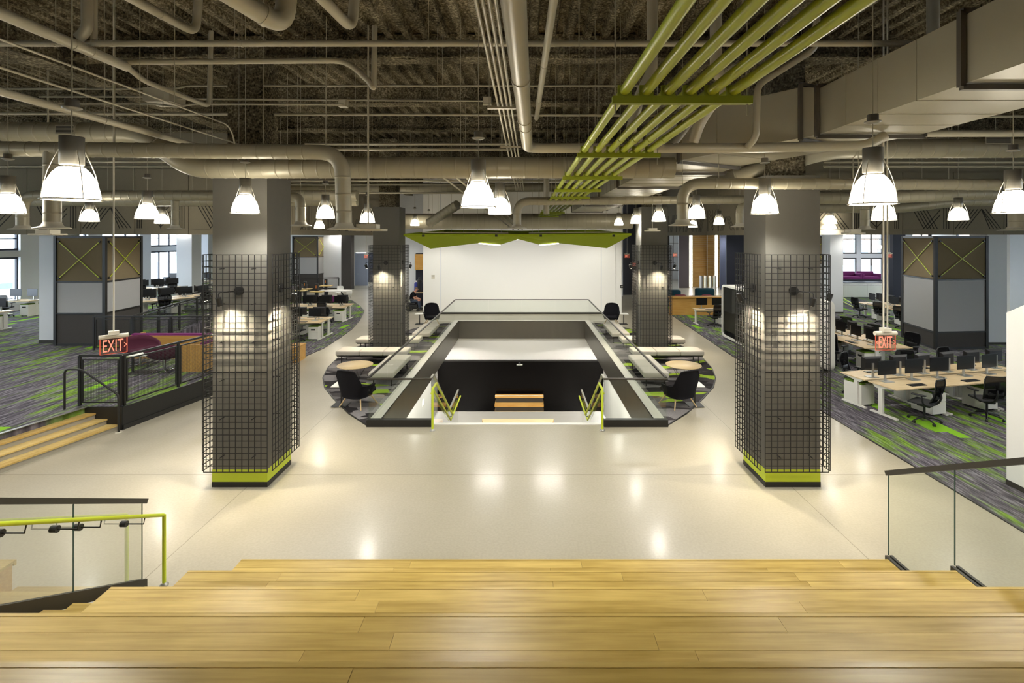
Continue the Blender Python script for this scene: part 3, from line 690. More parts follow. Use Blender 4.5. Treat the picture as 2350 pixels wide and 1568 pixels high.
def column(x0, y0, label, wrap=5.35):
    x1, y1 = x0+CW, y0+CDp
    o = em('structural_column', label, 'column', ((x0+x1)/2, (y0+y1)/2, 0), kind=None)
    C0 = Vector(((x0+x1)/2, (y0+y1)/2, 0)); hx, hy = CW/2, CDp/2
    ob('wrap', MB().box(-hx, hx, -hy, hy, .30, wrap), M['steelgrey'], o)
    ob('lime_band', MB().box(-hx-.004, hx+.004, -hy-.004, hy+.004, .09, .30), M['lime'], o, label='bright lime band')
    ob('black_plinth', MB().box(-hx-.008, hx+.008, -hy-.008, hy+.008, 0, .09), M['black'], o)
    ob('bare_shaft', MB().box(-.3, .3, -.28, .28, wrap, 7.8), M['spray'], o, label='rough sprayed shaft')
    g = .13; ins = .07; zb, zt = .31, 3.99; zm = 2.0
    for nm, w_, org, rz in (('f', CW+2*ins, (-hx-ins, -hy-g, 0), 0), ('r', CDp+2*ins, (hx+g, -hy-ins, 0), math.pi/2),
                            ('b', CW+2*ins, (hx+ins, hy+g, 0), math.pi), ('l', CDp+2*ins, (-hx-g, hy+ins, 0), -math.pi/2)):
        for (za, zc) in ((zb, zm-.005), (zm+.005, zt)):
            p = ob('wire_mesh', wire_panel(w_, zc-za), M['black'], o, kind='stuff', loc=(org[0], org[1], za), rz=rz)
        pn = MB()
        dx = Vector((math.cos(rz), math.sin(rz), 0)); inw = Vector((-math.sin(rz), math.cos(rz), 0))
        for z in (.55, 1.2, 1.85, 2.5, 3.15, 3.75):
            for u in (.25, .75):
                q = Vector(org) + dx*(w_*u) + Vector((0,0,z)); pn.bar(q, q+inw*g, .012, .012)
        ob('standoff_pins', pn, M['black'], o, kind='stuff')
    for b, n, s in (((0, -hy, 3.37), (0,-1,0), (1 if x0 > 0 else -1, 0, 0)), ((hx, 0, 3.37), (1,0,0), (0,-1,0)), ((-hx, 0, 3.37), (-1,0,0), (0,-1,0)), ((0, hy, 3.37), (0,1,0), (1,0,0))):
        sconce(o, b, n, s)
    return o
column(-5.37, 8.60, 'grey caged column with lime foot, near left of the floor')
column(4.12, 8.60, 'grey caged column with lime foot, near right of the floor')
column(-5.40, 17.74, 'grey caged column behind the benches on the left lounge carpet')
column(4.10, 17.74, 'grey caged column behind the benches on the right lounge carpet')
# ================================================================== PENDANT LAMPS
def make_lamp():
    o = em('pendant_lamp', 'x', 'lamp')
    ob('ceiling_rod', MB().bar((0,0,.80), (0,0,3.28), .008, .008), M['pipe'], o)
    cp = ob('driver_box', MB().lathe([(.0, .77), (.035, .77), (.072, .785), (.072, .795), (.05, .80), (.05, .86), (0, .86)], 14, cap=False), M['can'], o)
    ob('cord', MB().tube([(0,0,.53), (0,0,.78)], .005, 5), M['pipe'], o)
    ob('housing', MB().lathe([(.0, .545), (.086, .54), (.086, .30), (.07, .29)], 20, cap=False), M['can'], o)
    prof = [(.088, .275), (.13, .227), (.165, .155), (.188, .07), (.198, .0)]
    sh = ob('shade', MB().lathe([(0, .277)] + prof, 18, cap=False), M['shade'], o, label='glowing white bell shade')
    ob('rim', MB().lathe([(.196, .006), (.212, .004), (.212, -.006), (.196, -.006)], 24, cap=False), M['ivory'], sh)
    for k in range(4):
        a = math.pi/4 + k*math.pi/2 + .3; c, s = math.cos(a), math.sin(a)
        ob('strut', MB().tube([(r*c, r*s, z) for r, z in ((.09, .42), (.13, .33), (.165, .23), (.19, .12), (.205, 0))], .0045, 5), M['ivory'], o)
    ld = bpy.data.lights.new('lamp_source', 'SPOT'); ld.energy = LAMP_W; ld.color = LAMP_COL; ld.spot_size = 2.7; ld.spot_blend = .5; ld.shadow_soft_size = .17
    lo = bpy.data.objects.new('lamp_source', ld); COL.objects.link(lo); lo.parent = o; lo.location = (0, 0, -.03)
    return o
lamp0 = make_lamp(); used_lamp = False
LAMPS = [ # px, py bottom, px width, label
 (165,458,112,'large pendant lamp nearest the camera on the left'), (18,489,66,'pendant lamp cut by the left edge of the view'),
 (205,508,38,'small pendant lamp right of the leftmost hanging lamp'), (338,502,50,'pendant lamp above the left platform, beside a smaller one'),
 (372,513,31,'smaller pendant lamp tucked behind another above the left platform'), (563,489,62,'pendant lamp hanging before the near left column'),
 (747,501,42,'pendant lamp just right of the near left column'), (733,524,24,'little far pendant lamp below the lamp right of the near left column'),
 (843,511,34,'pendant lamp before the left edge of the far left column'), (905,515,26,'pendant lamp before the far left column'), (952,518,21,'first small lamp right of the far left column'),
 (984,519,19,'second small lamp right of the far left column'), (1008,521,16,'third and smallest lamp right of the far left column'),
 (1098,475,84,'large pendant lamp hanging in the middle above the floor'), (1147,491,55,'pendant lamp overlapped by the large middle lamp'),
 (1371,518,17,'smallest lamp of the row left of the far right column'), (1393,519,19,'second smallest lamp of the row left of the far right column'),
 (1420,517,22,'third lamp of the row left of the far right column'), (1460,513,27,'lamp at the left edge of the far right column'),
 (1512,508,33,'pendant lamp before the far right column'), (1598,501,42,'pendant lamp beside the elbow of the right hand duct'), (1590,522,22,'little far lamp under the lamp beside the right duct elbow'),
 (1650,516,25,'small lamp left of the near right column'), (1755,490,62,'pendant lamp hanging before the near right column'),
 (2003,468,100,'large pendant lamp nearest the camera on the right'), (2028,505,52,'pendant lamp half hidden behind the large right lamp'),
 (1906,514,27,'small lamp just right of the near right column'), (2199,505,40,'pendant lamp before the patterned panels on the right'),
 (2325,488,76,'pendant lamp at the right edge of the view')]
def lamp_at(loc, label, k):
    global used_lamp
    if not used_lamp: used_lamp = True; lamp0.location = loc; lamp0['label'] = label; lamp0.rotation_euler[2] = k*.7; r = lamp0
    else: r = dup(lamp0, loc, k*.7, label)
    for c in r.children:
        if c.name.startswith('ceiling_rod'): c.scale.z = 1; 
    return r
for k, (px, py, wd, lb) in enumerate(LAMPS):
    D = 483.0/wd; p = Wp(px, py, D); lamp_at(p, lb, k)
ADDED_LAMPS = [(.4, -1.4, 'the top seating tier'),  # extra pendants added to light the room, mostly out of view
       (-9.5, 5.5, 'the foot of the platform steps'), (9.8, 5.2, 'the white partition'), (12.5, 8.5, 'the near right carpet'), (-13, 7.5, 'the near part of the platform'), (-15.2, 12.4, 'the plum chairs'), (14.6, 13, 'the nearest right desks'),
       (-19, 14, 'the platform before the pod'), (-18, 22, 'the platform desks by the pod'), (-21, 28.5, 'the middle platform desks'), (15, 24, 'the far right carpet'), (20, 23, 'the far right desks'), (-12, 22, 'the first curved carpet desks'),
       (-14, 28.5, 'the second curved carpet desks'), (12, 25.5, 'the timber counter'), (14, 33.5, 'the reception floor'), (16.0, 39, 'the turnstiles'), (-8.5, 33, 'the left corridor'), (24, 33.8, 'the low white cabinet'), (-16.5, 36, 'the far left carpet'), (13.2, 19.6, 'the aisle right of the phone booths'), (18.5, 27, 'the carpet beyond the right pod'), (22, 20, 'the carpet right of the right pod'), (24, 27.5, 'the far right carpet corner'), (-12, 18.6, 'the carpet behind the platform lounge'), (-16, 26.5, 'the platform edge fence'), (-22, 20, 'the left edge desks'), (-22.5, 33, 'the farthest platform aisle'), (-10.8, 28.5, 'the curved carpet edge'), (-15.2, 40.5, 'the far left felt column'), (26, 13, 'the right windows'), (-12, 40, 'the grey door'), (12.5, 31, 'the reception armchairs'), (-13, 33.5, 'the white meeting table')]
for k, (x, y, pl_) in enumerate(ADDED_LAMPS): lamp_at((x, y, 4.64 if y < 16.5 else 4.78), 'added bell pendant lamp hanging over ' + pl_, k)
for o in list(COL.objects):
    if o.name.startswith('pendant_lamp'): o['group'] = 'bell pendant lamps'
# ================================================================== DUCTS
def spiral(path, r, pitch=.22, n=18, elbow=.35, seam=.005):
    pts = rounded(path, elbow, 10) if len(path) > 2 else [Vector(p) for p in path]
    out = []; rs = []
    for a, b in zip(pts, pts[1:]):
        L = (b-a).length; k = max(1, int(L/pitch)) if L > pitch else 1
        for i in range(k):
            p = a + (b-a)*(i/k); d = (b-a).normalized()
            if L > pitch:
                out += [p, p+d*.012, p+d*.018, p+d*.024, p+d*.030, p+d*.042]; rs += [r, r, r+seam, r+seam, r, r]
            else: out.append(p); rs.append(r)
    out.append(pts[-1]); rs.append(r)
    return MB().tube(out, rs, n)
def duct(label, path, r, mat='duct', drops=(), grilles=(), elbow=.35, hang=True):
    path = [Vector(p) for p in path]
    o = em('air_duct', label, 'duct')
    ob('duct_run', spiral(path, r, elbow=elbow), M[mat], o)
    if hang:
        for a, b in zip(path, path[1:]):
            L = (b-a).length
            if abs(a.z-b.z) > .8 and len(path) > 2: continue
            if L < 2.2: q = a.lerp(b, .4); ob('hanger', MB().bar(q, (q.x, q.y, 7.88), .008, .008), M['pipe'], o)
            for i in range(1, int(L/2.2)+1):
                q = a + (b-a)*min(.97, i*2.2/L); ob('hanger', MB().bar(q, (q.x, q.y, 7.9), .008, .008), M['pipe'], o)
    for (x, y, z0, z1, rr) in drops:
        d = ob('drop', spiral([(x, y, z0), (x, y, z1+.02)], rr), M[mat], o)
        ob('diffuser', MB().lathe([(rr, .1), (rr*1.25, .04), (rr*2.1, .012), (rr*2.1, 0), (0, 0)], 22, (x, y, z1), cap=False), M['ivory'], d)
    for (x, y, z, w_, h_) in grilles:
        gq = MB()
        g = ob('grille', MB().box(x-w_/2-.015, x+w_/2+.015, y-.012, y, z-h_/2-.015, z+h_/2+.015), M[mat], o)
        for i in range(6): gq.box(x-w_/2, x+w_/2, y-.016, y-.0125, z-h_/2+h_*(i+.15)/6, z-h_/2+h_*(i+.75)/6)
        ob('slots', gq, M['groove'], g, kind='stuff')
    return o
def end_disc(o, p, rr):
    ob('diffuser', MB().lathe([(rr, .1), (rr*1.25, .04), (rr*2.1, .012), (rr*2.1, 0), (0, 0)], 22, p, cap=False), M['ivory'], o)
D = 8.2
g = Wp(150, 298, D-.2)
duct('large spiral duct jogging downward across the top of the near left column', [Wp(-420, 305, D), Wp(330, 306, D), Wp(440, 385, D), Wp(1545, 385, D)], .175, grilles=[(g.x, g.y, g.z, .28, .12)], elbow=.3)
D = 7.4
b = Wp(790, 527, D); vx = Wp(120, 525, D); vt = Wp(120, 340, D)
o = duct('smaller spiral duct at left ending in an elbow dropping to a round diffuser', [Wp(-420, 337, D), Wp(785, 350, D), Wp(790, 522, D)], .112, drops=[(vx.x, vx.y, vt.z, vx.z, .105)])
end_disc(o, Wp(790, 524, D) - Vector((0,0,.02)), .112)
D = 7.9; 
o = duct('spiral duct passing the near right column with an elbow down to a diffuser', [Wp(2290, 424, D), Wp(1566, 421, D), Wp(1566, 512, D)], .088)
end_disc(o, Wp(1566, 514, D) - Vector((0,0,.03)), .1)
D = 13
o = duct('spiral duct in the middle with an elbow dropping above the green canopy', [Wp(1760, 458, D), Wp(1187, 462, D), Wp(1187, 520, D)], .105)
end_disc(o, Wp(1187, 522, D) - Vector((0,0,.03)), .12)
D = 8.9; g = Wp(2290, 322, D-.2)
duct('spiral duct at upper right with a slotted grille', [Wp(1690, 408, 9.4), Wp(1760, 385, 9.1), Wp(1900, 343, D), Wp(2800, 338, D)], .165, grilles=[(g.x, g.y, g.z, .42, .1)], elbow=.4)
D = 13.5; q = Wp(1985, 480, D); q2 = Wp(1985, 527, D); r1 = Wp(2335, 450, D); r2 = Wp(2335, 529, D)
duct('spiral duct on the right with two drops before the patterned panels', [Wp(1740, 452, D), Wp(1990, 455, D), Wp(2350, 440, D), Wp(2700, 440, D)], .17, drops=[(q.x, q.y, q.z, q2.z, .11), (r1.x, r1.y, r1.z, r2.z, .2)])
D = 15.5
duct('second spiral duct on the right, lower and farther', [Wp(1740, 475, D), Wp(2060, 478, D), Wp(2200, 462, D), Wp(2700, 460, D)], .16)
D = 13; q = Wp(402, 460, D); q2 = Wp(402, 526, D)
o = duct('spiral duct on the left before the patterned panels with two drops', [Wp(52, 522, D), Wp(52, 449, D), Wp(820, 449, D)], .135, drops=[(q.x, q.y, q.z, q2.z, .09)])
end_disc(o, Wp(52, 524, D) - Vector((0,0,.03)), .14)
duct('second spiral duct on the left, lower and farther', [Wp(-200, 462, 15), Wp(820, 462, 15)], .15)
o = duct('duct elbow dropping right of the near left column', [Wp(640, 452, 11), Wp(690, 452, 11), Wp(690, 515, 11)], .105, elbow=.2); end_disc(o, Wp(690, 519, 11), .11)
o = duct('duct elbow dropping left of the near right column', [Wp(1740, 470, 13), Wp(1698, 470, 13), Wp(1698, 519, 13)], .1, elbow=.2); end_disc(o, Wp(1698, 521, 13), .11)
duct('thick pale duct far behind above the green canopy', [Wp(900, 508, 24), Wp(1450, 508, 24)], .37)
duct('thin spiral duct crossing far above the void', [Wp(640, 432, 19), Wp(1320, 430, 19)], .17)
duct('diagonal spiral duct left of the green canopy', [Wp(985, 512, 21), Wp(1050, 470, 20)], .19)
# ---- rectangular duct at right
def sec(mb, c, d, w_, z0, z1):
    c = Vector((*c, 0)); r = Vector((d[1], -d[0], 0)).normalized()*w_/2
    return [c-r+Vector((0,0,z0)), c+r+Vector((0,0,z0)), c+r+Vector((0,0,z1)), c-r+Vector((0,0,z1))]
rd = em('rectangular_duct', 'big boxy sheet metal duct kinking toward the middle at upper right', 'duct')
WD = 1.43; XC = 4.82
secs = [((XC, -.5), (0,1), 5.73, 6.37), ((XC, 2.5), (0,1), 5.73, 6.37), ((XC, 4.68), (0,1), 5.73, 6.37), ((XC, 7.0), (0,1), 5.73, 6.37), ((XC-.28, 7.45), (-.45,.8), 5.70, 6.42), ((3.15, 8.55), (-.45,.8), 5.55, 6.3), ((2.95, 9.3), (0,1), 5.5, 6.2),
        ((2.95, 12), (0,1), 5.5, 6.2), ((2.95, 15), (0,1), 5.5, 6.2), ((2.95, 19), (0,1), 5.5, 6.2), ((2.95, 24), (0,1), 5.5, 6.2)]
for i, ((c0, d0, a0, b0), (c1, d1, a1, b1)) in enumerate(zip(secs, secs[1:])):
    m = MB(); s0 = sec(m, c0, d0, WD, a0, b0); s1 = sec(m, c1, d1, WD, a1, b1)
    m.add(s0+s1, [(0,1,2,3),(7,6,5,4),(0,4,5,1),(1,5,6,2),(2,6,7,3),(3,7,4,0)])
    p = ob('duct_section', m, M['duct'], rd)
    fm = MB(); f0 = sec(fm, c1, d1, WD+.07, a1-.035, b1+.035)
    for k in range(4): fm.bar(f0[k], f0[(k+1) % 4], .05, .05)
    ob('flange', fm, M['ductdk'], p)
    L = (Vector(c1)-Vector(c0)).length; ns = int(L/.55)
    for k in range(1, ns):
        t = k/ns; cc = Vector(c0).lerp(Vector(c1), t); q = sec(fm, cc, d0, WD+.006, a0+(a1-a0)*t-.003, b0+(b1-b0)*t+.003)
        sm = MB()
        for j in range(4): sm.bar(q[j], q[(j+1) % 4], .008, .008)
        ob('seam', sm, M['duct'], p)
# ================================================================== PIPES
def pipe(label, path, r, mat='pipe', elbow=.12, n=10, hang=2.4, cat='pipe', coup=()):
    path = [Vector(p) for p in path]; o = em('ceiling_pipe', label, cat)
    ob('run', MB().tube(rounded(path, elbow) if len(path) > 2 else path, r, n), M[mat], o)
    for a, b in zip(path, path[1:]):
        L = (b-a).length; d = (b-a).normalized()
        if abs(d.z) > .7: continue
        if hang:
            for i in range(1, int(L/hang)+1):
                q = a + d*min(L*.96, i*hang*.93); h = ob('hanger', MB().bar(q, (q.x, q.y, 7.9), .007, .007), M[mat], o)
                if r > .02: ob('clamp', MB().tube([q-d*.012, q+d*.012], r+.006, n), M[mat], h)
    for t in coup:
        a, b = path[0], path[1]; q = a.lerp(b, t); d = (b-a).normalized(); ob('coupling', MB().tube([q-d*.03, q+d*.03], r*1.1, n), M[mat], o)
    return o
def dp(px, py, h, D0, D1, dx=0):   # depth-parallel run seen through (px,py) at height h above the eye
    Dq = h*F/(CY-py); X = (px-CX)*Dq/F
    return [Vector((X, D0, H+h)), Vector((X+dx, D1, H+h))]
pipe('long straight sprinkler main running right across the top', [Wp(-300, 100, 6.0), Wp(2230, 100, 6.0)], .037, coup=(.22, .62))
pipe('pipe left of the middle ending in a bent drop', [Wp(275, 143, 6.5), Wp(795, 139, 6.5), Wp(848, 188, 6.5), Wp(858, 206, 6.5), Wp(860, 60, 6.6)], .036, elbow=.18, hang=1.6)
pipe('thick drain pipe slanting in from the top left corner', dp(0, 30, 2.2, 1.5, 6.5), .062, coup=(.35, .6, .85))
pipe('thinner tail pipe continuing the slanting drain at left', [Vector((-5.17, 6.5, 6.5)), Vector((-5.1, 6.7, 6.38)), Vector((-5.05, 8.0, 6.38)), Vector((-5.05, 8.05, 7.6))], .035)
pipe('long grey pipe slanting inward below the left conduits', dp(0, 210, 1.5, 2.0, 12), .045)
pipe('thin conduit slanting in at left toward the column lamp', dp(0, 90, 1.7, 2.0, 7.7) + [Vector((-4.5, 7.85, 5.5))], .012, n=6, elbow=.2)
pipe('second thin conduit slanting in at left', dp(0, 155, 1.6, 2.0, 12), .013, n=6)
pipe('thin cross conduit at left, upper one', [Wp(-200, 204, 8.8), Wp(400, 204, 8.8), Wp(432, 197, 8.8), Wp(1480, 197, 8.8)], .018, n=6)
pipe('thin cross conduit at left, second down', [Wp(90, 222, 8.5), Wp(345, 222, 8.5)], .016, n=6, hang=1.2)
pipe('thin cross conduit left of the middle, straight', [Wp(400, 227, 8.5), Wp(1115, 232, 8.5)], .016, n=6)
pipe('thin cross conduit left of the middle, lower straight', [Wp(180, 238, 8.3), Wp(350, 238, 8.3), Wp(410, 246, 8.3), Wp(440, 239, 8.3), Wp(790, 240, 8.3)], .016, n=6, elbow=.2)
pipe('long thin sprinkler branch running across under the ribs', [Wp(-300, 260, 9.2), Wp(2700, 268, 9.2)], .026)
pipe('cross conduit behind the middle lamp, upper', [Wp(700, 331, 12), Wp(1170, 331, 12)], .03, n=8)
pipe('cross conduit behind the middle lamp, lower', [Wp(640, 343, 12), Wp(1170, 343, 12)], .034, n=8)
pipe('drain trap at top left with an elbow turning up', [Wp(255, -28, 5.2), Wp(449, 76, 6.4), Wp(456, -10, 6.4)], .05, elbow=.15, hang=0, coup=(.55,))
pipe('fat drain trap at the top with a wide elbow turning up', [Wp(500, -30, 4.9), Wp(650, 62, 5.5), Wp(660, -20, 5.5)], .105, elbow=.28, n=14, hang=0, coup=(.7,))
pipe('short drain trap at the top left of the middle', [Wp(715, -28, 5.0), Wp(808, 66, 5.8), Wp(814, -10, 5.8)], .06, elbow=.16, hang=0)
pipe('vertical drain at top left joining the slanting pipe', [Wp(200, -30, 5.9), Wp(200, 68, 5.9), Wp(180, 88, 5.9)], .058, elbow=.15, hang=0)
pipe('thin vertical pipe at top left', [Wp(217, -30, 6.0), Wp(217, 92, 6.0)], .03, hang=0)
pipe('large vertical drain at top right of the middle with an elbow', [Wp(1497, -40, 6.3), Wp(1497, 165, 6.3), Wp(1470, 212, 6.3), Wp(1448, 300, 6.3)], .068, elbow=.2, n=14, hang=0)
pipe('vertical drain behind the lime pipes with an elbow', [Wp(1643, -40, 6.4), Wp(1643, 165, 6.4), Wp(1668, 190, 6.4), Wp(1605, 280, 6.5), Wp(1590, 325, 6.6)], .075, elbow=.25, n=14, hang=0)
pipe('vertical pipe behind the rightmost lime pipe', [Wp(1875, -40, 6.6), Wp(1873, 110, 6.6), Wp(1738, 195, 6.6), Wp(1735, 315, 6.6), Wp(1715, 338, 6.7)], .045, elbow=.12, hang=0)
pipe('wide vertical drain behind the boxy duct', [Wp(2141, -40, 6.8), Wp(2141, 140, 6.8)], .075, n=14, hang=0)
c0 = Wp(1178, 0, 2.54); c1 = Wp(1210, 340, 6.8)
pipe('thick grey drain pipe running straight overhead then turning right', [c0 + (c0-c1)*.4, c1, Wp(1700, 340, 6.8), Wp(1990, 334, 6.8), Wp(2030, 312, 6.8)], .068, n=18, elbow=.2, hang=0, coup=(.5, .72, .78))
pipe('diagonal branch joining the cross drain under the boxy duct', [Wp(1540, 335, 6.8), Wp(1590, 270, 7.2)], .06, hang=0)
for k, (x0, x1) in enumerate(((1092, 1166), (1107, 1174), (1122, 1182), (1137, 1189))):
    a = Wp(x0, 0, 3.07); b = Wp(x1, 350, 8.64); pipe('%s of four thin conduits beside the overhead drain pipe' % ['leftmost','second','third','rightmost'][k], [a + (a-b)*.35, b + (b-a)*1.3], .0135, n=6, hang=0)
a = MB().box(-.16, .16, -.015, .015, -.02, 0)
for k, (px, py) in enumerate(((1152, 245), (1172, 335))):
    p = Wp(px, py, 1.42*F/(CY-py)); o = em('conduit_strap', 'small channel strap under the four conduits, %s' % ['nearer', 'farther'][k], 'bracket', p); ob('channel', MB().box(-.16, .16, -.02, .02, -.025, -.003), M['pipe'], o); ob('rod', MB().bar((-.14, 0, 0), (-.14, 0, 1.8), .008, .008), M['pipe'], o)
pipe('slim pipe slanting overhead right of the thick drain', [Wp(1272, -10, 4.0), Wp(1231, 272, 8.06)], .037, hang=0, coup=(.4, .75))
pipe('vertical pipe far behind in the middle', [Wp(1254, 410, 14), Wp(1254, 492, 14)], .08, hang=0)
pipe('straight pipe at right behind the boxy duct', [Wp(2000, 307, 7.2), Wp(2800, 305, 7.2)], .05)
for k, (y, D, x0, x1) in enumerate(((415, 15, 640, 1365), (424, 17, 640, 1200), (436, 21, 850, 1318), (443, 15.5, 660, 1130), (372, 12, 1890, 2700), (382, 13, 1890, 2500), (371, 12, 200, 490), (382, 13, -200, 490))):
    pipe('distant cross pipe number %s counted from the top, %s' % (ORD[k % 4], 'over the void' if k < 4 else ['', '', '', '', 'upper right', 'lower right', 'upper left', 'lower left'][k]), [Wp(x0, y, D), Wp(x1, y, D)], .03, n=6)
for k, off in enumerate((0, 34, 60)):
    pipe('%s of three conduits slanting toward the green canopy' % ['lowest', 'middle', 'highest'][k], [Wp(1010+off, 402+k*3, 9), Wp(1178+off*.35, 527, 20)], .02, n=6, hang=0)
jb = em('junction_box', 'square pale junction box on the left ceiling conduits', 'box', Wp(378, 222, 8.5)); ob('body', MB().box(-.22, .22, -.2, .2, -.12, .1), M['pipe'], jb); ob('cover', MB().box(-.2, .2, -.18, .18, -.13, -.12), M['ivory'], jb)
for k, (px, py) in enumerate(((1118, 232), (788, 238))):
    jb = em('junction_box', ['small junction box left of the thick overhead drain', 'slotted conduit bracket left of the middle'][k], 'box', Wp(px, py, 8.5)); ob('body', MB().box(-.07, .07, -.06, .06, -.06, .06), M['pipe'], jb); ob('cover', MB().box(-.06, .06, -.063, -.06, -.05, .05), M['ivory'], jb)
# ---- lime pipes with channels
HP = .95
ys = [HP*F/(CY-y) for y in (209, 344, 400, 431, 448, 462, 485, 490, 494)]
xl = [(1405-CX)*ys[0]/F, (1725-CX)*ys[0]/F]
pos = [xl[0]+.08 + (xl[1]-xl[0]-.2)*i/5 for i in range(6)]
for i, X in enumerate(pos):
    o = em('lime_pipe', '%s of six parallel lime pipes on the ceiling rack' % ['leftmost', 'second', 'third', 'fourth', 'fifth', 'rightmost'][i], 'pipe')
    ob('run', MB().tube([(X, -1, H+HP), (X, 24, H+HP)], .034, 14), M['limepipe'], o)
    for y in (4.9, 9.0, 13.0): ob('coupling', MB().tube([(X, y-.05, H+HP), (X, y+.05, H+HP)], .038, 14), M['limepipe'], o)
for k, y in enumerate(ys):
    o = em('pipe_channel', 'lime slotted channel under the six pipes, %s from the camera' % ORD[k], 'bracket', (0, y, H+HP))
    ob('channel', MB().box(xl[0], xl[1], -.022, .022, -.085, -.036), M['limedk'], o)
    for X in pos: ob('clamp', MB().box(X-.045, X+.045, -.012, .012, -.04, .036), M['limedk'], o)
    for X in (xl[0]+.02, xl[1]-.03): ob('rod', MB().bar((X, 0, -.16), (X, 0, 2.4), .009, .009), M['pipe'] , o)
# ================================================================== GREEN CANOPY
ca = em('folded_canopy', 'lime felt canopy folded like paper hanging over the floor opening', 'canopy')
Df = 14.0; A = Wp(926, 541, Df); B = Wp(1449, 540, Df); Mi = Wp(1190, 542, Df+.5)
V1 = Wp(988, 571, 17.5); V2 = Wp(1393, 570, 17.5); Cc = Wp(1190, 549, 17.5)
S1 = Wp(1100, 558, 17.5); S2 = Wp(1281, 558, 17.5); E1 = Wp(1147, 562, 16.6); E2 = Wp(1239, 562, 16.6)
BA = Vector((A.x-.1, 22, 4.55)); BB = Vector((B.x+.1, 22, 4.55)); BM = Vector((Mi.x, 22, 4.5))
up = Vector((0, 0, .05))
def facet(pts, nm='felt_facet'):
    n = len(pts); m = MB(); m.add(list(pts) + [p+up for p in pts], [tuple(reversed(range(n))), tuple(range(n, 2*n))] + [(i, (i+1) % n, n+(i+1) % n, n+i) for i in range(n)])
    return ob(nm, m, M['limefelt'], ca)
facet([A, V1, S1, Mi]); facet([B, Mi, S2, V2]); facet([S1, E1, Mi]); facet([S2, Mi, E2])
facet([E1, Cc, Mi]); facet([E2, Mi, Cc])
facet([A, BA, V1]); facet([B, V2, BB]); facet([V1, BA, BM, S1]); facet([V2, S2, BM, BB]); facet([S1, BM, Cc]); facet([S2, Cc, BM])
def strip_light(c):
    ld = bpy.data.lights.new('strip_source', 'AREA'); ld.shape = 'RECTANGLE'; ld.size = .9; ld.size_y = .06; ld.energy = 80; ld.color = (1, .97, .9)
    lo = bpy.data.objects.new('strip_source', ld); COL.objects.link(lo); lo.parent = ca; lo.location = c - Vector((0, .03, .05))
for p, q in ((S1, E1), (S2, E2)): ob('light_strip', MB().bar(p - Vector((0,.03,.012)), q - Vector((0,.03,.012)), .05, .03), M['led'], ca, label='white light strip in the fold'); strip_light((p+q)/2)
ob('light_strip', MB().bar(Cc + Vector((-.3, -.05, -.01)), Cc + Vector((-.02, -.05, -.01)), .05, .04), M['led'], ca)
ob('edge_rail', MB().bar(A + Vector((.5, .1, .09)), Mi + Vector((-.3, .1, .09)), .03, .03).bar(Mi + Vector((.3, .1, .09)), B + Vector((-.5, .1, .09)), .03, .03), M['duct'], ca)
for px in (972, 1139, 1241, 1408): 
    q = Wp(px, 541, Df-.02); ob('clip', MB().box(q.x-.035, q.x+.035, q.y-.05, q.y+.0, q.z-.03, q.z+.03), M['black'], ca)
for px in (992, 1036, 1064, 1096, 1150, 1164, 1222, 1236, 1300, 1343, 1391):
    q = Wp(px, 541, 15.5); ob('suspension_wire', MB().bar(q + Vector((0,0,.1)), (q.x, q.y, 7.9), .008, .008), M['pipe'], ca)
for i in range(5):
    q = Vector((A.x + .5 + (B.x-A.x-1.0)*i/4, 22.12, 4.50)); hd = ob('track_head', MB().tube([q, q + Vector((0, .12, -.03))], .05, 10), M['black'], ca); ob('track_lens', MB().tube([q + Vector((0, .121, -.03)), q + Vector((0, .125, -.031))], .04, 10), M['bulb'], hd)
    ld = bpy.data.lights.new('track_source', 'SPOT'); ld.energy = 175; ld.spot_size = 1.75; ld.spot_blend = 1.0; ld.color = (1, .98, .93); ld.shadow_soft_size = .05
    lo = bpy.data.objects.new('track_source', ld); COL.objects.link(lo); lo.parent = ca; lo.location = q + Vector((0, .16, -.04)); lo.rotation_euler = (math.radians(54), 0, 0)
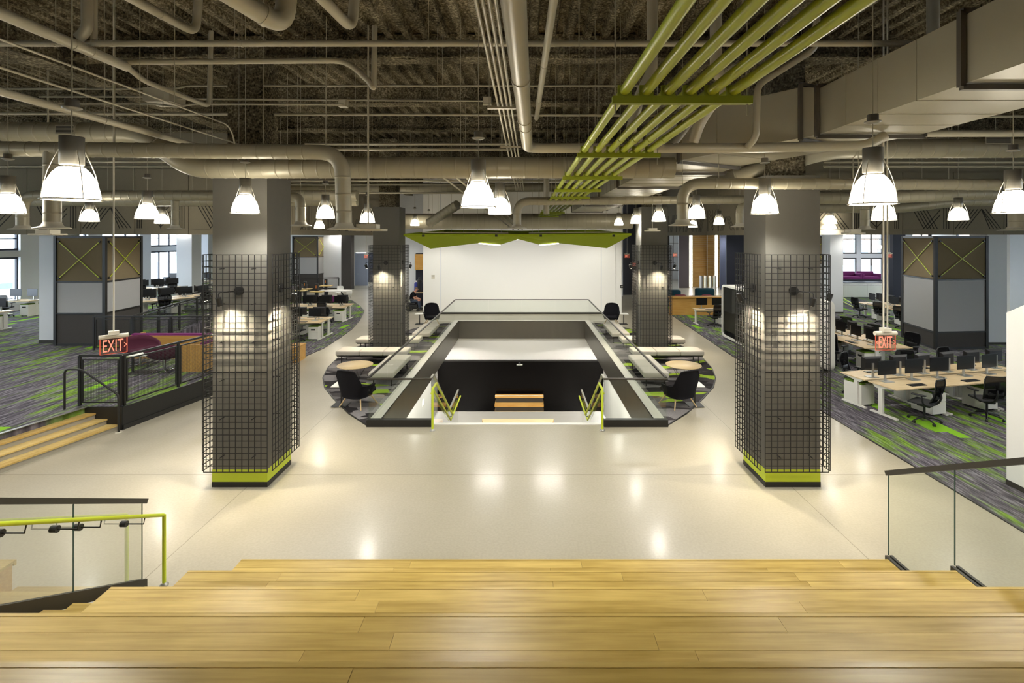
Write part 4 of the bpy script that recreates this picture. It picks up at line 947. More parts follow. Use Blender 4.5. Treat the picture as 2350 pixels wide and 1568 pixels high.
# ================================================================== EXIT SIGNS, PROJECTORS
def text_mesh(s, size, ext=.002):
    cu = bpy.data.curves.new('txt', 'FONT'); cu.body = s; cu.size = size; cu.align_x = 'CENTER'; cu.align_y = 'CENTER'; cu.extrude = ext; cu.offset = 0
    to = bpy.data.objects.new('txt', cu); COL.objects.link(to); dg = bpy.context.evaluated_depsgraph_get(); dg.update()
    me = bpy.data.meshes.new_from_object(to.evaluated_get(dg)); bpy.data.objects.remove(to); return me
def exit_sign(label, loc, rz, sc=1.0, rods=1, arrows='>'):
    o = em('exit_sign', label, 'exit sign', loc, rz); k = sc
    ob('plate', MB().box(-.155*k, .155*k, -.006*k, .006*k, -.235*k, -.01*k), M['acrylic'], o)
    ob('plate_glow', MB().bar((-.155*k, 0, -.235*k), (.155*k, 0, -.235*k), .012*k, .006*k).bar((-.155*k, 0, -.235*k), (-.155*k, 0, -.01*k), .012*k, .006*k).bar((.155*k, 0, -.235*k), (.155*k, 0, -.01*k), .012*k, .006*k), M['exitplate'], o)
    def word(s_, size, x, name):
        me = text_mesh(s_, size*k); t = ob(name, me, M['exitred'], o, loc=(x*k, -.010*k, -.125*k)); t.rotation_euler = (math.pi/2, 0, 0); t.scale = (.66 if '<' in arrows else .74, 1.6, 1); return t
    word('EXIT', .16, -.01, 'letters')
    if '<' in arrows: word('<', .09, -.135, 'arrow')
    if '>' in arrows: word('>', .09, .135, 'arrow')
    ob('housing', MB().tube([(-.17*k, 0, .02*k), (.17*k, 0, .02*k)], .032*k, 12), M['ivory'], o)
    ob('mount', MB().box(-.06*k, .06*k, -.05*k, .05*k, .045*k, .10*k), M['ivory'], o)
    L = 7.95 - loc[2]
    for i in range(rods): x = (i-(rods-1)/2)*.06; ob('stem', MB().tube([(x, 0, .1*k), (x, 0, L)], .011, 8), M['ivory'], o)
    return o
p = Wp(261, 775, 7.4); exit_sign('red EXIT sign on a pole, hanging at left before the fence', p, .78, 1.0)
p = Wp(2032, 768, 7.6); exit_sign('red EXIT sign with two arrows hanging over the right desks', p, .05, 1.0, 2, '<>')
for px, py, D, lb in ((841, 589, 33, 'small EXIT sign by the grey door at the far left'), (1439, 588, 33, 'small EXIT sign before the dark corridor wall'), (1458, 607, 31, 'small EXIT sign partly behind the far right column'), (1549, 586, 36, 'small EXIT sign near the reception curtain'), (2041, 587, 29, 'small EXIT sign by the dark column at far right')):
    exit_sign(lb, Wp(px, py-4, D), 0, .95, 1, '')
def proj(label, px, py, D, w_=.36):
    p = Wp(px, py, D); o = em('ceiling_speaker_panel', label, 'speaker', p)
    ob('box', MB().box(-w_*.3, w_*.3, -.1, .1, .03, .10), M['ivory'], o); ob('plate', MB().rbox(-w_/2, w_/2, -w_*.35, w_*.35, 0, .03, .012), M['ivory'], o)
    ob('stem', MB().tube([(0, 0, .1), (0, 0, 7.5-p.z)], .014, 8), M['pipe'], o)
proj('flat ceiling panel on a stem at left above the platform pod', 110, 540, 9.0, .44); proj('flat ceiling panel on a stem before the far left column', 845, 530, 7.6, .5)
proj('flat ceiling panel on a stem before the right windows', 1958, 537, 11, .38); proj('small flat ceiling panel over the right lounge', 1497, 531, 16, .45)
# ================================================================== OFFICE FURNITURE KITS
def make_desk():
    o = em('desk', 'x', 'desk'); w_, d = 1.6, .75
    ob('top', MB().box(-w_/2+.004, w_/2-.004, -d/2, d/2, .705, .73), M['desktop'], o)
    for s in (-1, 1):
        x = s*(w_/2-.07); lg = ob('leg', MB().box(x-.03, x+.03, .02, .13, .03, .64), M['white'], o)
        ob('foot', MB().box(x-.035, x+.035, -d/2+.03, d/2-.02, 0, .035), M['white'], lg); ob('top_arm', MB().add(
            [(x-.03,-d/2+.06,.69),(x+.03,-d/2+.06,.69),(x+.03,.2,.62),(x-.03,.2,.62),(x-.03,-d/2+.06,.705),(x+.03,-d/2+.06,.705),(x+.03,.3,.705),(x-.03,.3,.705)],
            [(0,3,2,1),(4,5,6,7),(0,1,5,4),(1,2,6,5),(2,3,7,6),(3,0,4,7)]), M['white'], lg)
    ob('cross_beam', MB().box(-w_/2+.1, w_/2-.1, .05, .1, .60, .66), M['white'], o)
    ob('cable_tray', MB().box(-w_/2+.2, w_/2-.2, .2, .33, .56, .58), M['alu'], o)
    return o
def make_monitor():
    o = em('monitor', 'x', 'monitor')
    ob('stand_foot', MB().rbox(-.13, .13, -.09, .11, 0, .012, .005, 2), M['alu'], o); ob('stand_neck', MB().box(-.025, .025, .04, .07, .01, .36), M['alu'], o)
    ob('housing', MB().add([(-.28,.0,.17),(.28,.0,.17),(.28,.0,.52),(-.28,.0,.52),(-.2,.045,.22),(.2,.045,.22),(.2,.045,.47),(-.2,.045,.47)],
        [(0,1,2,3),(7,6,5,4),(0,4,5,1),(1,5,6,2),(2,6,7,3),(3,7,4,0)]), M['plastic'], o)
    ob('screen', MB().box(-.272, .272, -.004, -.0005, .18, .512), M['screen'], o)
    return o
def make_ped():
    o = em('drawer_pedestal', 'x', 'pedestal')
    ob('body', MB().box(-.2, .2, -.24, .27, .04, .54), M['white'], o)
    for k, (z0, z1) in enumerate(((.05, .33), (.34, .53))):
        dr = ob('drawer', MB().box(-.197, .197, -.262, -.24, z0, z1), M['white'], o)
        if k: ob('pull_slot', MB().box(-.09, .09, -.266, -.2622, .40, .46), M['plastic'], dr)
    ob('cushion', MB().rbox(-.2, .2, -.25, .27, .541, .585, .015, 2), M['greenpad'], o, label='green felt seat pad')
    for x in (-.15, .15):
        for y in (-.19, .22): ob('caster', MB().tube([(x-.012, y, .021), (x+.012, y, .021)], .021, 8), M['plastic'], o)
    return o
def shell(w0, w1, h, lean, curve, mat_t=.012, nz=8, nx=7):
    """thin curved backrest: width w0 at bottom to w1 near top, curving forward at the sides"""
    vs = []; fs = []
    for side in (0, 1):
        for j in range(nz+1):
            t = j/nz; wd = w0 + (w1-w0)*math.sin(min(1, t*1.3)*math.pi/2)
            if t > .85: wd *= 1 - (t-.85)*1.2
            for i in range(nx+1):
                u = i/nx*2-1
                vs.append((u*wd/2, lean*t + side*mat_t - curve*(u*u) - .05*math.sin(t*math.pi), h*t))
    n1 = (nz+1)*(nx+1); k = nx+1
    for j in range(nz):
        for i in range(nx):
            a = j*k+i; fs.append((a, a+1, a+k+1, a+k)); fs.append((n1+a, n1+a+k, n1+a+k+1, n1+a+1))
    for j in range(nz):
        for i, fl_ in ((0, 1), (nx, 0)):
            a = j*k+i; q = (a, a+k, n1+a+k, n1+a); fs.append(q if fl_ else q[::-1])
    for i in range(nx):
        for j, fl_ in ((0, 0), (nz, 1)):
            a = j*k+i; q = (a, a+1, n1+a+1, n1+a); fs.append(q[::-1] if not fl_ else q)
    return MB().add(vs, fs, True)
meshback, nt, b = newmat('open_mesh_weave'); nt.nodes.remove(b)
tr = N(nt, 'ShaderNodeBsdfTransparent'); df = N(nt, 'ShaderNodeBsdfDiffuse'); df.inputs[0].default_value = srgb('#1c1c1e'); mx = N(nt, 'ShaderNodeMixShader'); mx.inputs[0].default_value = .78
nt.links.new(tr.outputs[0], mx.inputs[1]); nt.links.new(df.outputs[0], mx.inputs[2]); nt.links.new(mx.outputs[0], nt.nodes['Material Output'].inputs[0])
def make_chair():
    o = em('task_chair', 'x', 'chair')                  # sits facing +Y
    ob('seat', MB().rbox(-.25, .25, -.22, .25, .43, .48, .024), M['meshfab'], o)
    bk = ob('backrest', shell(.40, .52, .56, -.13, -.05), meshback, o, loc=(0, -.22, .50), label='see-through black mesh back')
    fr = MB()
    def bp(u, t):
        wd = .40 + .12*math.sin(min(1, t*1.3)*math.pi/2)
        if t > .85: wd *= 1-(t-.85)*1.2
        return Vector((u*wd/2, -.13*t + .05*u*u - .05*math.sin(t*math.pi), .56*t))
    fr.tube([bp(-1, j/8) for j in range(9)] + [bp(-.5, 1), bp(0, 1), bp(.5, 1)] + [bp(1, 1-j/8) for j in range(9)] + [bp(.5, 0), bp(0, 0), bp(-.5, 0), bp(-1, 0)], .014, 6)
    ob('frame_rim', fr, M['plastic'], bk)
    ob('lumbar_pad', MB().rbox(-.16, .16, -.02, .02, .10, .24, .018, 2), M['plastic'], bk, loc=(0, -.05, 0))
    ob('spine', MB().tube(rounded([(0, -.28, .85), (0, -.33, .6), (0, -.2, .42), (0, 0, .40)], .1), .022, 6), M['plastic'], o)
    for s in (-1, 1):
        ar = ob('armrest', MB().rbox(s*.30-.045, s*.30+.045, -.14, .14, .655, .685, .014, 2), M['plastic'], o)
        ob('arm_post', MB().tube(rounded([(s*.30, -.05, .66), (s*.31, -.08, .5), (s*.2, -.1, .41)], .06), .018, 6), M['plastic'], ar)
    ob('mechanism', MB().rbox(-.1, .1, -.14, .12, .36, .43, .02, 2), M['plastic'], o)
    ob('gas_lift', MB().tube([(0,0,.08), (0,0,.38)], .025, 8), M['plastic'], o)
    for k in range(5):
        a = math.pi*.5 + k*2*math.pi/5; c, s = math.cos(a), math.sin(a)
        lg = ob('base_leg', MB().tube([(0,0,.12), (.16*c,.16*s,.10), (.31*c,.31*s,.062)], [.028,.022,.016], 6), M['plastic'], o)
        ob('caster', MB().tube([(.31*c-.025*s, .31*s+.025*c, .03), (.31*c+.025*s, .31*s-.025*c, .03)], .03, 8), M['plastic'], lg)
    return o
KIT = dict(desk=make_desk(), monitor=make_monitor(), ped=make_ped(), chair=make_chair())
kb = em('keyboard', 'x', 'keyboard'); ob('tray', MB().box(-.22, .22, -.075, .075, 0, .012), M['plastic'], kb); ob('keys', MB().box(-.21, .21, -.065, .065, .0125, .018), M['screen'], kb); KIT['kb'] = kb
NEW = {k: True for k in KIT}
def put(kind, loc, rz, label, group):
    if NEW[kind]:
        NEW[kind] = False; o = KIT[kind]; o.location = loc; o.rotation_euler[2] = rz; o['label'] = label; o['group'] = group; return o
    return dup(KIT[kind], loc, rz, label, group)
def cluster(org, ang, n, where, rows=('front', 'back'), frm='left', mon=2, seed=1, rowname=None, nochair=()):
    rnd = random.Random(seed); org = Vector(org); ca_, sa_ = math.cos(ang), math.sin(ang)
    def T(x, y, z=0): return Vector((org.x + x*ca_ - y*sa_, org.y + x*sa_ + y*ca_, org.z + z))
    rn = rowname or {'front': 'near row', 'back': 'far row'}
    for row in rows:
        s = -1 if row == 'front' else 1; rz = ang if row == 'front' else ang + math.pi
        tail = '%s, %s' % (rn[row], where)
        for i in range(n):
            nm = lambda thing, q=i, m=n: ('%s %s from %s, %s' % (ORD[q], thing, frm, tail)) if m > 1 else '%s, %s' % (thing, tail)
            put('desk', T(.8+1.6*i, s*.42), rz, nm('maple desk'), 'sit-stand desks, ' + where)
            for m in range(mon):
                x = .8+1.6*i + (-.4+.8*m)
                put('monitor', T(x + rnd.uniform(-.03, .03), s*.22, .731), rz + rnd.uniform(-.12, .12), nm('black monitor', i*mon+m, n*mon), 'monitors, ' + where)
            put('kb', T(.8+1.6*i + rnd.uniform(-.1, .1), s*.6, .731), rz, nm('black keyboard'), 'keyboards, ' + where)
            put('ped', T(.8+1.6*i + .52*(-s), s*.48), rz, nm('white pedestal with green pad'), 'pedestals, ' + where)
            if (row, i) in nochair: continue
            put('chair', T(.8+1.6*i + rnd.uniform(-.2, .0)*(-s), s*(1.0 + rnd.uniform(-.05, .15))), rz + rnd.uniform(-.5, .5), nm('mesh task chair'), 'task chairs, ' + where)
R = math.radians
cluster((8.43, 12.4, .012), R(12.5), 3, 'right desks by carpet edge', seed=3)
dpth = {'front': 'right row', 'back': 'left row'}
cluster((11.6, 16.0, .012), R(92), 4, 'desks behind phone booth', frm='near', seed=4, rowname=dpth)
cluster((18.75, 22.4, .012), R(90), 3, 'far right desks by pod', frm='near', seed=5, rowname=dpth)
cluster((8.3, 25.0, .012), 0, 2, 'desks before timber counter', seed=6, rows=('front',))
cluster((-11.7, 21.45, .012), 0, 2, 'first left carpet desks', seed=7)
cluster((-12.3, 25.85, .012), 0, 2, 'second left carpet desks', seed=8)
cluster((-19.4, 22.6, PZ), R(57), 3, 'platform desks beside left pod', frm='near', seed=9, rowname=dpth)
cluster((-23.2, 28.4, PZ), R(57), 2, 'middle platform desks', frm='near', seed=10, rowname=dpth)
cluster((-25.0, 35.2, PZ), R(0), 2, 'farthest platform desks', seed=11, rows=('front',))
cluster((-25.2, 24.6, PZ), 0, 1, 'desks by leftmost window', seed=12, rows=('front',))
cluster((-24.5, 20.9, PZ), 0, 2, 'desks at left view edge', seed=13, rows=('front',))
# ================================================================== LOUNGE FURNITURE
def bench(label, loc, rz, n=3, sw=.62, dp=.72):
    o = em('lounge_bench', label, 'bench', loc, rz, 'upholstered benches around the floor opening'); L = n*sw
    ob('frame', MB().box(-L/2+.04, L/2-.04, -dp/2+.05, dp/2-.05, .24, .275), M['black'], o)
    for i in range(n): ob('seat_cushion', MB().rbox(-L/2+i*sw+.003, -L/2+(i+1)*sw-.003, -dp/2, dp/2, .275, .43, .035, 3), M['benchfab'], o)
    for x in (-L/2+.18, L/2-.18):
        for y in (-dp/2+.1, dp/2-.1): ob('leg', MB().bar((x, y, 0), (x, y, .25), .025, .025), M['black'], o)
    return o
z0 = .012
BL = [('three-seat bench lying crosswise in front of the far {s} column', (-5.2, 17.2, z0), 0, 3, .80), ('three-seat bench running along the {s} glass guard, beside the round table', (-4.10, 15.3, z0), R(90), 3, .74),
      ('bench running along the {s} glass guard beyond the column', (-4.18, 21.1, z0), R(90), 3, .74), ('bench lying crosswise behind the far {s} column', (-5.2, 19.2, z0), 0, 3, .8)]
mir = lambda p: (2*axis - p[0], p[1], p[2])
for lb, p, rz, n, sw in BL:
    bench(lb.format(s='left'), p, rz, n, sw); bench(lb.format(s='right'), mir(p), -rz, n, sw)
def wing_chair(label, loc, rz):
    o = em('wing_chair', label, 'armchair', loc, rz, 'black wing armchairs')   # faces -Y
    # wrap-around shell
    nu, nv = 20, 8; vs = []; fs = []
    for side in (0, 1):
        for j in range(nv+1):
            t = j/nv
            for i in range(nu+1):
                u = i/nu*2-1; a = u*math.radians(118)
                au = abs(u); top = 1.0 - .05*(au/.36)**2 if au < .36 else .58 + .37*(1 - min(1, (au-.36)/.16))**1.6 - .05*max(0, au-.52)
                z = .26 + (top-.26)*t
                rx = (.33 + .09*t) - side*.06; ry = (.34 + .06*t) - side*.06; q_ = 1/max(abs(math.sin(a)), abs(math.cos(a)))**.45; rx *= q_; ry *= q_
                vs.append((rx*math.sin(a), ry*math.cos(a)*(1.0 if abs(u) < .8 else 1) + .02 + .12*t*(1-abs(u)), z))
    k = nu+1; n1 = (nv+1)*k
    for j in range(nv):
        for i in range(nu):
            a = j*k+i; fs.append((a+1, a, a+k, a+k+1)); fs.append((n1+a, n1+a+1, n1+a+k+1, n1+a+k))
    for i in range(nu): a = nv*k+i; fs.append((a, n1+a, n1+a+1, a+1)[::-1]); a = i; fs.append((a, n1+a, n1+a+1, a+1))
    for j in range(nv):
        a = j*k; fs.append((a, a+k, n1+a+k, n1+a)[::-1]); a = j*k+nu; fs.append((a, a+k, n1+a+k, n1+a))
    ob('shell', MB().add(vs, fs, True), M['blackfab'], o)
    ob('seat_cushion', MB().rbox(-.29, .29, -.36, .26, .30, .43, .05), M['blackfab'], o)
    ob('under_frame', MB().lathe([(0, .24), (.24, .25), (.27, .30)], 16, cap=False), M['greyfab'], o)
    for s in (-1, 1):
        for y in (-1, 1): ob('leg', MB().tube([(s*.20, y*.17, .28), (s*.34, y*.31, 0)], [.02, .014], 8), M['paleleg'], o)
    return o
for p, rz, lb in (((-4.25, 12.75, z0), R(158), 'black wing armchair with pale legs at the near end of the {s} lounge'), ((-4.55, 24.4, z0), R(15), 'black wing armchair at the far end of the {s} lounge')):
    wing_chair(lb.format(s='left'), p, rz); wing_chair(lb.format(s='right'), mir(p), -rz)
def round_table(label, loc):
    o = em('round_table', label, 'table', loc); ob('top', MB().lathe([(0, .36), (.52, .36), (.53, .372), (.53, .38), (0, .385)], 32, cap=False), M['desktop'], o)
    for k in range(4):
        a = k*math.pi/2+.4; c, s = math.cos(a), math.sin(a)
        ob('wire_leg', MB().tube([(.35*c, .35*s, .36), (.2*math.cos(a+.5), .2*math.sin(a+.5), .01), (.35*math.cos(a+1), .35*math.sin(a+1), .36)], .006, 5), M['black'], o)
def side_table(label, loc):
    o = em('side_table', label, 'table', loc); ob('top', MB().rbox(-.2, .2, -.22, .22, .5, .525, .01), M['offwhite'], o); ob('pole', MB().bar((-.0, 0, .01), (0, 0, .5), .035, .035), M['black'], o); ob('foot', MB().box(-.2, .18, -.2, .2, 0, .012), M['black'], o)
tb = FL(815, 838, .38)
round_table('round pale wood table on the left lounge carpet', (tb.x, tb.y, z0)); round_table('round pale wood table on the right lounge carpet', (2*axis-tb.x, tb.y, z0))
s1 = FL(785, 933, 0); 
side_table('small white side table beside the near left wing chair', (s1.x-.05, s1.y+.1, z0)); side_table('small white side table beside the near right wing chair', (2*axis-s1.x+.05, s1.y+.1, z0))
s2 = FL(963, 744, 0); side_table('small white side table beside the far left wing chair', (s2.x, s2.y, 0)); side_table('small white side table beside the far right wing chair', (2*axis-s2.x, s2.y, 0))
# ================================================================== FENCES
fine = lambda w_, h_: wire_panel(w_, h_, .035, .0016)
def fence(label, pts, z0, h=1.12, pw=1.25):
    o = em('mesh_fence', label, 'fence'); pts = [Vector((*p, z0)) for p in pts]
    for p, q in zip(pts, pts[1:]):
        L = (q-p).length; d = (q-p)/L; n = max(1, round(L/pw)); rz = math.atan2(d.y, d.x); Z = lambda z: Vector((0,0,z))
        ob('top_rail', MB().bar(p+Z(h), q+Z(h), .05, .05), M['black'], o)
        for i in range(n+1):
            c = p + d*(L*i/n); ob('post', MB().bar(c, c+Z(h), .05, .05), M['black'], o)
        for i in range(n):
            a = p + d*(L*i/n+.06); b = p + d*(L*(i+1)/n-.06); w_ = (b-a).length
            fr = ob('panel_frame', MB().bar(a+Z(.08), b+Z(.08), .03, .03).bar(a+Z(h-.09), b+Z(h-.09), .03, .03).bar(a+Z(.08), a+Z(h-.09), .03, .03).bar(b+Z(.08), b+Z(h-.09), .03, .03), M['black'], o)
            ob('wire_infill', fine(w_, h-.17), M['black'], fr, kind='stuff', loc=a+Z(.08), rz=rz)
    return o
fence('black mesh fence panel at the top of the platform steps', [(-9.98, 11.22), (-9.05, 11.22)], PZ+.01)
fence('black mesh fence along the front edge of the platform', [(pe(11.26)-.05, 11.26), (pe(16.7)-.05, 16.7)], PZ+.01)
fence('black mesh fence behind the platform lounge', [(-14.4, 16.72), (-8.0, 16.72)], PZ+.01)
fence('black fence climbing toward the left desks behind the lounge', [(-13.2, 16.9), (-14.7, 23.5), (-16.2, 30)], PZ+.01, 1.12, 1.6)
h = em('handrail', 'bent black pipe handrail beside the platform steps', 'handrail')
ob('rail', MB().tube(rounded([(-10.12, 11.0, PZ), (-10.12, 11.0, PZ+.88), (-9.75, 11.0, PZ+.88), (-8.93, 11.0, .82), (-8.93, 11.0, .0)], .1), .022, 8), M['black'], h)
ob('foot_plate', MB().lathe([(.07, 0), (.07, .01), (.03, .012)], 14, (-8.93, 11.0, 0)), M['ivory'], h)
# ---- platform lounge
def swivel(label, loc, rz, ottoman=False):
    o = em('swivel_chair', label, 'armchair', loc, rz)     # opens toward -Y
    vs = []; fs = []; nu, nv = 20, 7
    for side in (0, 1):
        for j in range(nv+1):
            t = j/nv
            for i in range(nu):
                a = 2*math.pi*i/nu; bk = .5*(1+math.cos(a)); r = (.08 + .40*math.sin(t*math.pi/2)) - side*.035*t
                z = .34 + (.10 + .38*bk**1.4 + .05*abs(math.sin(a)))*t*t + side*.03*(1-t)
                vs.append((r*math.sin(a)*1.05, r*math.cos(a), z))
    n1 = (nv+1)*nu
    for j in range(nv):
        for i in range(nu):
            i2 = (i+1) % nu; a, b_, c, d = j*nu+i, j*nu+i2, (j+1)*nu+i2, (j+1)*nu+i
            fs.append((a, d, c, b_)); fs.append((n1+a, n1+b_, n1+c, n1+d))
    for i in range(nu): i2 = (i+1) % nu; a = nv*nu; fs.append((a+i, n1+a+i, n1+a+i2, a+i2))
    fs.append(tuple(range(nu))); fs.append(tuple(n1+i for i in reversed(range(nu))))
    ob('shell', MB().add(vs, fs, True), M['plum'], o); ob('seat_cushion', MB().lathe([(0, .40), (.26, .40), (.31, .43), (.28, .47), (0, .48)], 18, (0, -.04, 0), cap=False), M['plum'], o)
    ob('stem', MB().tube([(0,0,.03), (0,0,.36)], .03, 10), M['chrome'], o)
    for k in range(4):
        a = k*math.pi/2+.5; ob('foot', MB().tube([(0,0,.03), (.3*math.cos(a), .3*math.sin(a), .012)], [.016, .01], 6), M['chrome'], o)
c = FL(378, 852, PZ); swivel('plum swivel shell chair with chrome foot, nearer the fence', (c.x, c.y, PZ), R(195))
c = FL(322, 838, PZ); swivel('plum swivel shell chair farther back, beside the white table', (c.x, c.y, PZ), R(60))
t = FL(306, 862, PZ); o = em('lounge_table', 'white topped table between the plum swivel chairs', 'table', (t.x, t.y+.3, PZ))
ob('top', MB().rbox(-.33, .33, -.3, .3, .52, .545, .01), M['offwhite'], o); ob('pole', MB().bar((-.25, 0, 0), (-.25, 0, .52), .05, .03), M['black'], o); ob('foot', MB().box(-.28, .3, -.22, .22, 0, .012), M['black'], o)
def sofa(label, loc, rz, L, h=.72, seat=True):
    o = em('booth_sofa', label, 'sofa', loc, rz)
    ob('timber_back', MB().box(-L/2, L/2, .28, .33, 0, h-.04), M['panelwood'], o); ob('end_panel', MB().box(-L/2, -L/2+.04, -.35, .28, 0, h-.04), M['panelwood'], o); ob('end_panel', MB().box(L/2-.04, L/2, -.35, .28, 0, h-.04), M['panelwood'], o)
    ob('back_cushion', MB().rbox(-L/2+.045, L/2-.045, .14, .279, .40, h+.02, .03), M['magenta'], o)
    for i in range(2): ob('seat_cushion', MB().rbox(-L/2+.045+i*(L-.09)/2, -L/2+.04+(i+1)*(L-.09)/2, -.35, .138, .12, .42, .03), M['magenta'], o)
sofa('timber backed booth sofa with magenta cushion at the lounge rear', (-11.0, 15.9, PZ), R(180), 2.7, .75)
sofa('timber ended booth sofa with magenta seat behind the near left column', (-9.3, 15.0, PZ), R(-90), 1.9, .80)
o = em('timber_box', 'pale timber box at the carpet corner right of the near left column', 'box', (-7.95, 17.35, 0)); ob('body', MB().box(-.5, .18, -.35, .35, 0, .50), M['panelwood'], o); ob('lid', MB().box(-.52, .2, -.37, .37, .5, .54), M['panelwood'], o)
# ================================================================== CLAD PODS
def pod(label, c0, c1, c2, z0, zl, ztop=4.32):
    """panel-clad pod : front face c0-c1, side face c0-c2 (plan points)"""
    o = em('clad_pod', label, 'pod'); c0, c1, c2 = [Vector((*c, 0)) for c in (c0, c1, c2)]; c3 = c1 + (c2-c0); Z = lambda z: Vector((0,0,z))
    cen = (c0+c3)/2
    core = MB().prism([tuple((cen + (c-cen)*.94).xy) for c in (c0, c1, c3, c2)], z0, ztop-.02); ob('core', core, M['blackwall'], o)
    for c in (c0, c1, c2, c3): ob('post', MB().bar(c+Z(z0), c+Z(ztop), .10, .10), M['black'], o)
    for fi, (a, b) in enumerate(((c0, c1), (c0, c2), (c1, c3), (c2, c3))):
        L = (b-a).length; d = (b-a)/L; out = ((a+b)/2-cen).normalized(); nrm = Vector((d.y, -d.x, 0)); nrm = nrm if nrm.dot(out) > 0 else -nrm
        lv = [z0] + list(zl) + [ztop]
        for z in lv: ob('rail', MB().bar(a+Z(z-(.04 if z == ztop else -.04 if z == z0 else 0)), b+Z(z-(.04 if z == ztop else -.04 if z == z0 else 0)), .07, .08 if z in (z0, ztop) else .05), M['black'], o)
        for k, (za, zb) in enumerate(zip(lv, lv[1:])):
            m = ('greyfelt', 'whitefelt', 'corkfelt')[k]; p = a + d*.06; q = b - d*.06
            pn = ob('panel', MB().bar(p + Z((za+zb)/2), q + Z((za+zb)/2), .03, zb-za-.06), M[m], o)
            if k == 2:
                p2 = a + d*.14 + nrm*.05; q2 = b - d*.14 + nrm*.05; za2, zb2 = za+.13, zb-.2
                for (u, v) in ((p2+Z(za2), q2+Z(zb2)), (p2+Z(zb2), q2+Z(za2))):
                    ob('brace_rod', MB().bar(u, v, .02, .02), M['lime'], pn, label='yellow cross brace'); 
                for u in (p2+Z(za2), q2+Z(zb2), p2+Z(zb2), q2+Z(za2)): ob('brace_knob', MB().tube([u-nrm*.03, u+nrm*.02], .035, 8), M['black'], pn)
    return o
pod('dark framed pod with yellow cross braces on the left platform', (-14.65, 17.45), (-16.35, 17.45), (-14.9, 19.4), PZ, (1.62, 2.72))
pod('dark framed pod with yellow cross braces behind the right desks', (15.55, 19.0), (17.65, 19.2), (16.05, 21.3), .012, (.66, 2.66))
pod('distant dark framed pod beyond the curved left carpet', (-16.6, 40.0), (-18.55, 40.0), (-16.5, 42), .0, (1.3, 2.66))
pod('dark framed pod mostly hidden behind the near right column', (18.15, 30.0), (16.2, 30.0), (18.2, 32), .012, (.66, 2.66))
# ================================================================== PHONE BOOTHS
def booth(label, x0, x1, y0, y1, h=2.25):
    o = em('phone_booth', label, 'booth', ((x0+x1)/2, (y0+y1)/2, .012)); hx = (x1-x0)/2; hy = (y1-y0)/2; r = .22
    # rounded frame extruded along X (open faces left and right)
    def rr(ins):
        pts = []
        for cy, cz, a0 in ((hy-r, h-r, 0), (-hy+r, h-r, 90), (-hy+r, .06+r, 180), (hy-r, .06+r, 270)):
            for k in range(7):
                a = math.radians(a0+15*k); pts.append((cy+(r-ins)*math.cos(a), cz+(r-ins)*math.sin(a)))
        return pts
    A, B = rr(0), rr(.08); n = len(A); vs = [(x, y, z) for x in (-hx, hx) for P in (A, B) for (y, z) in P]; fs = []
    for i in range(n):
        j = (i+1) % n; fs += [(i, j, 2*n+j, 2*n+i)[::-1], (n+i, n+j, 3*n+j, 3*n+i), (i, j, n+j, n+i), (2*n+i, 2*n+j, 3*n+j, 3*n+i)[::-1]]
    ob('frame', MB().add(vs, fs, False), M['white'], o)
    ob('back_panel', MB().box(hx-.05, hx-.03, -hy+.07, hy-.07, .12, h-.07), M['greyfab'], o)
    gp = ob('glass_door', MB().box(-hx+.05, -hx+.06, -hy+.08, hy-.08, .13, h-.08), M['darkglass'], o)
    ob('door_stile', MB().box(-hx+.04, -hx+.07, -.02, .02, .12, h-.08), M['black'], gp); ob('handle', MB().tube([(-hx+.02, -.12, 1.0), (-hx+.02, -.12, 1.2)], .012, 6), M['chrome'], gp)
    ob('shelf', MB().box(-.2, hx-.06, -hy+.1, hy-.1, 1.0, 1.03), M['black'], o)
    ob('interior_wall', MB().box(-hx+.1, hx-.06, hy-.14, hy-.1, .12, h-.1), M['greyfab'], o)
    for s in (-1, 1): ob('foot', MB().box(-hx+.1, hx-.1, s*(hy-.4)-.05, s*(hy-.4)+.05, 0, .065), M['black'], o)
booth('white framed phone booth with dark glass front, farther one', 8.37, 9.67, 18.6, 21.4); booth('white rounded phone booth behind the near right column, nearer one', 8.37, 9.67, 15.65, 18.45)
# ================================================================== RECEPTION AND FAR THINGS
o = em('timber_counter', 'long low timber counter at the far right of the carpet', 'counter', (0, 27.35, .012))
ob('front', MB().box(7.85, 13.0, 0, .08, 0, .92), M['panelwood'], o); ob('ledge', MB().box(7.7, 13.0, -.12, .5, .95, 1.0), M['panelwood'], o); ob('shadow_gap', MB().box(7.9, 13, .02, .4, .92, .95), M['black'], o)
ob('divider', MB().box(10.75, 10.9, -.02, .0, 0, .92), M['panelwood'], o)
def blob_seat(label, px, py, D, w_, h_, mat, seat='armchair'):
    p = Wp(px, py, D); z = p.z; o = em('reception_armchair', label, seat, (p.x, D, 0))
    ob('back', MB().rbox(-w_/2, w_/2, .1, .55, .0, z+h_, .12, 4), M[mat], o); ob('seat_cushion', MB().rbox(-w_/2+.1, w_/2-.1, -.4, .099, .05, .42, .08, 3), M[mat], o)
blob_seat('teal rounded armchair right of the reception seats', 1621, 672, 31.5, 1.15, .25, 'teal'); blob_seat('teal armchair half behind the far right column', 1548, 676, 30.5, .9, .25, 'teal')
blob_seat('wine red armchair in front of the teal seats, left', 1566, 682, 29.4, .7, .1, 'wine'); blob_seat('wine red armchair in front of the teal seats, right', 1627, 682, 29.4, .6, .1, 'wine')
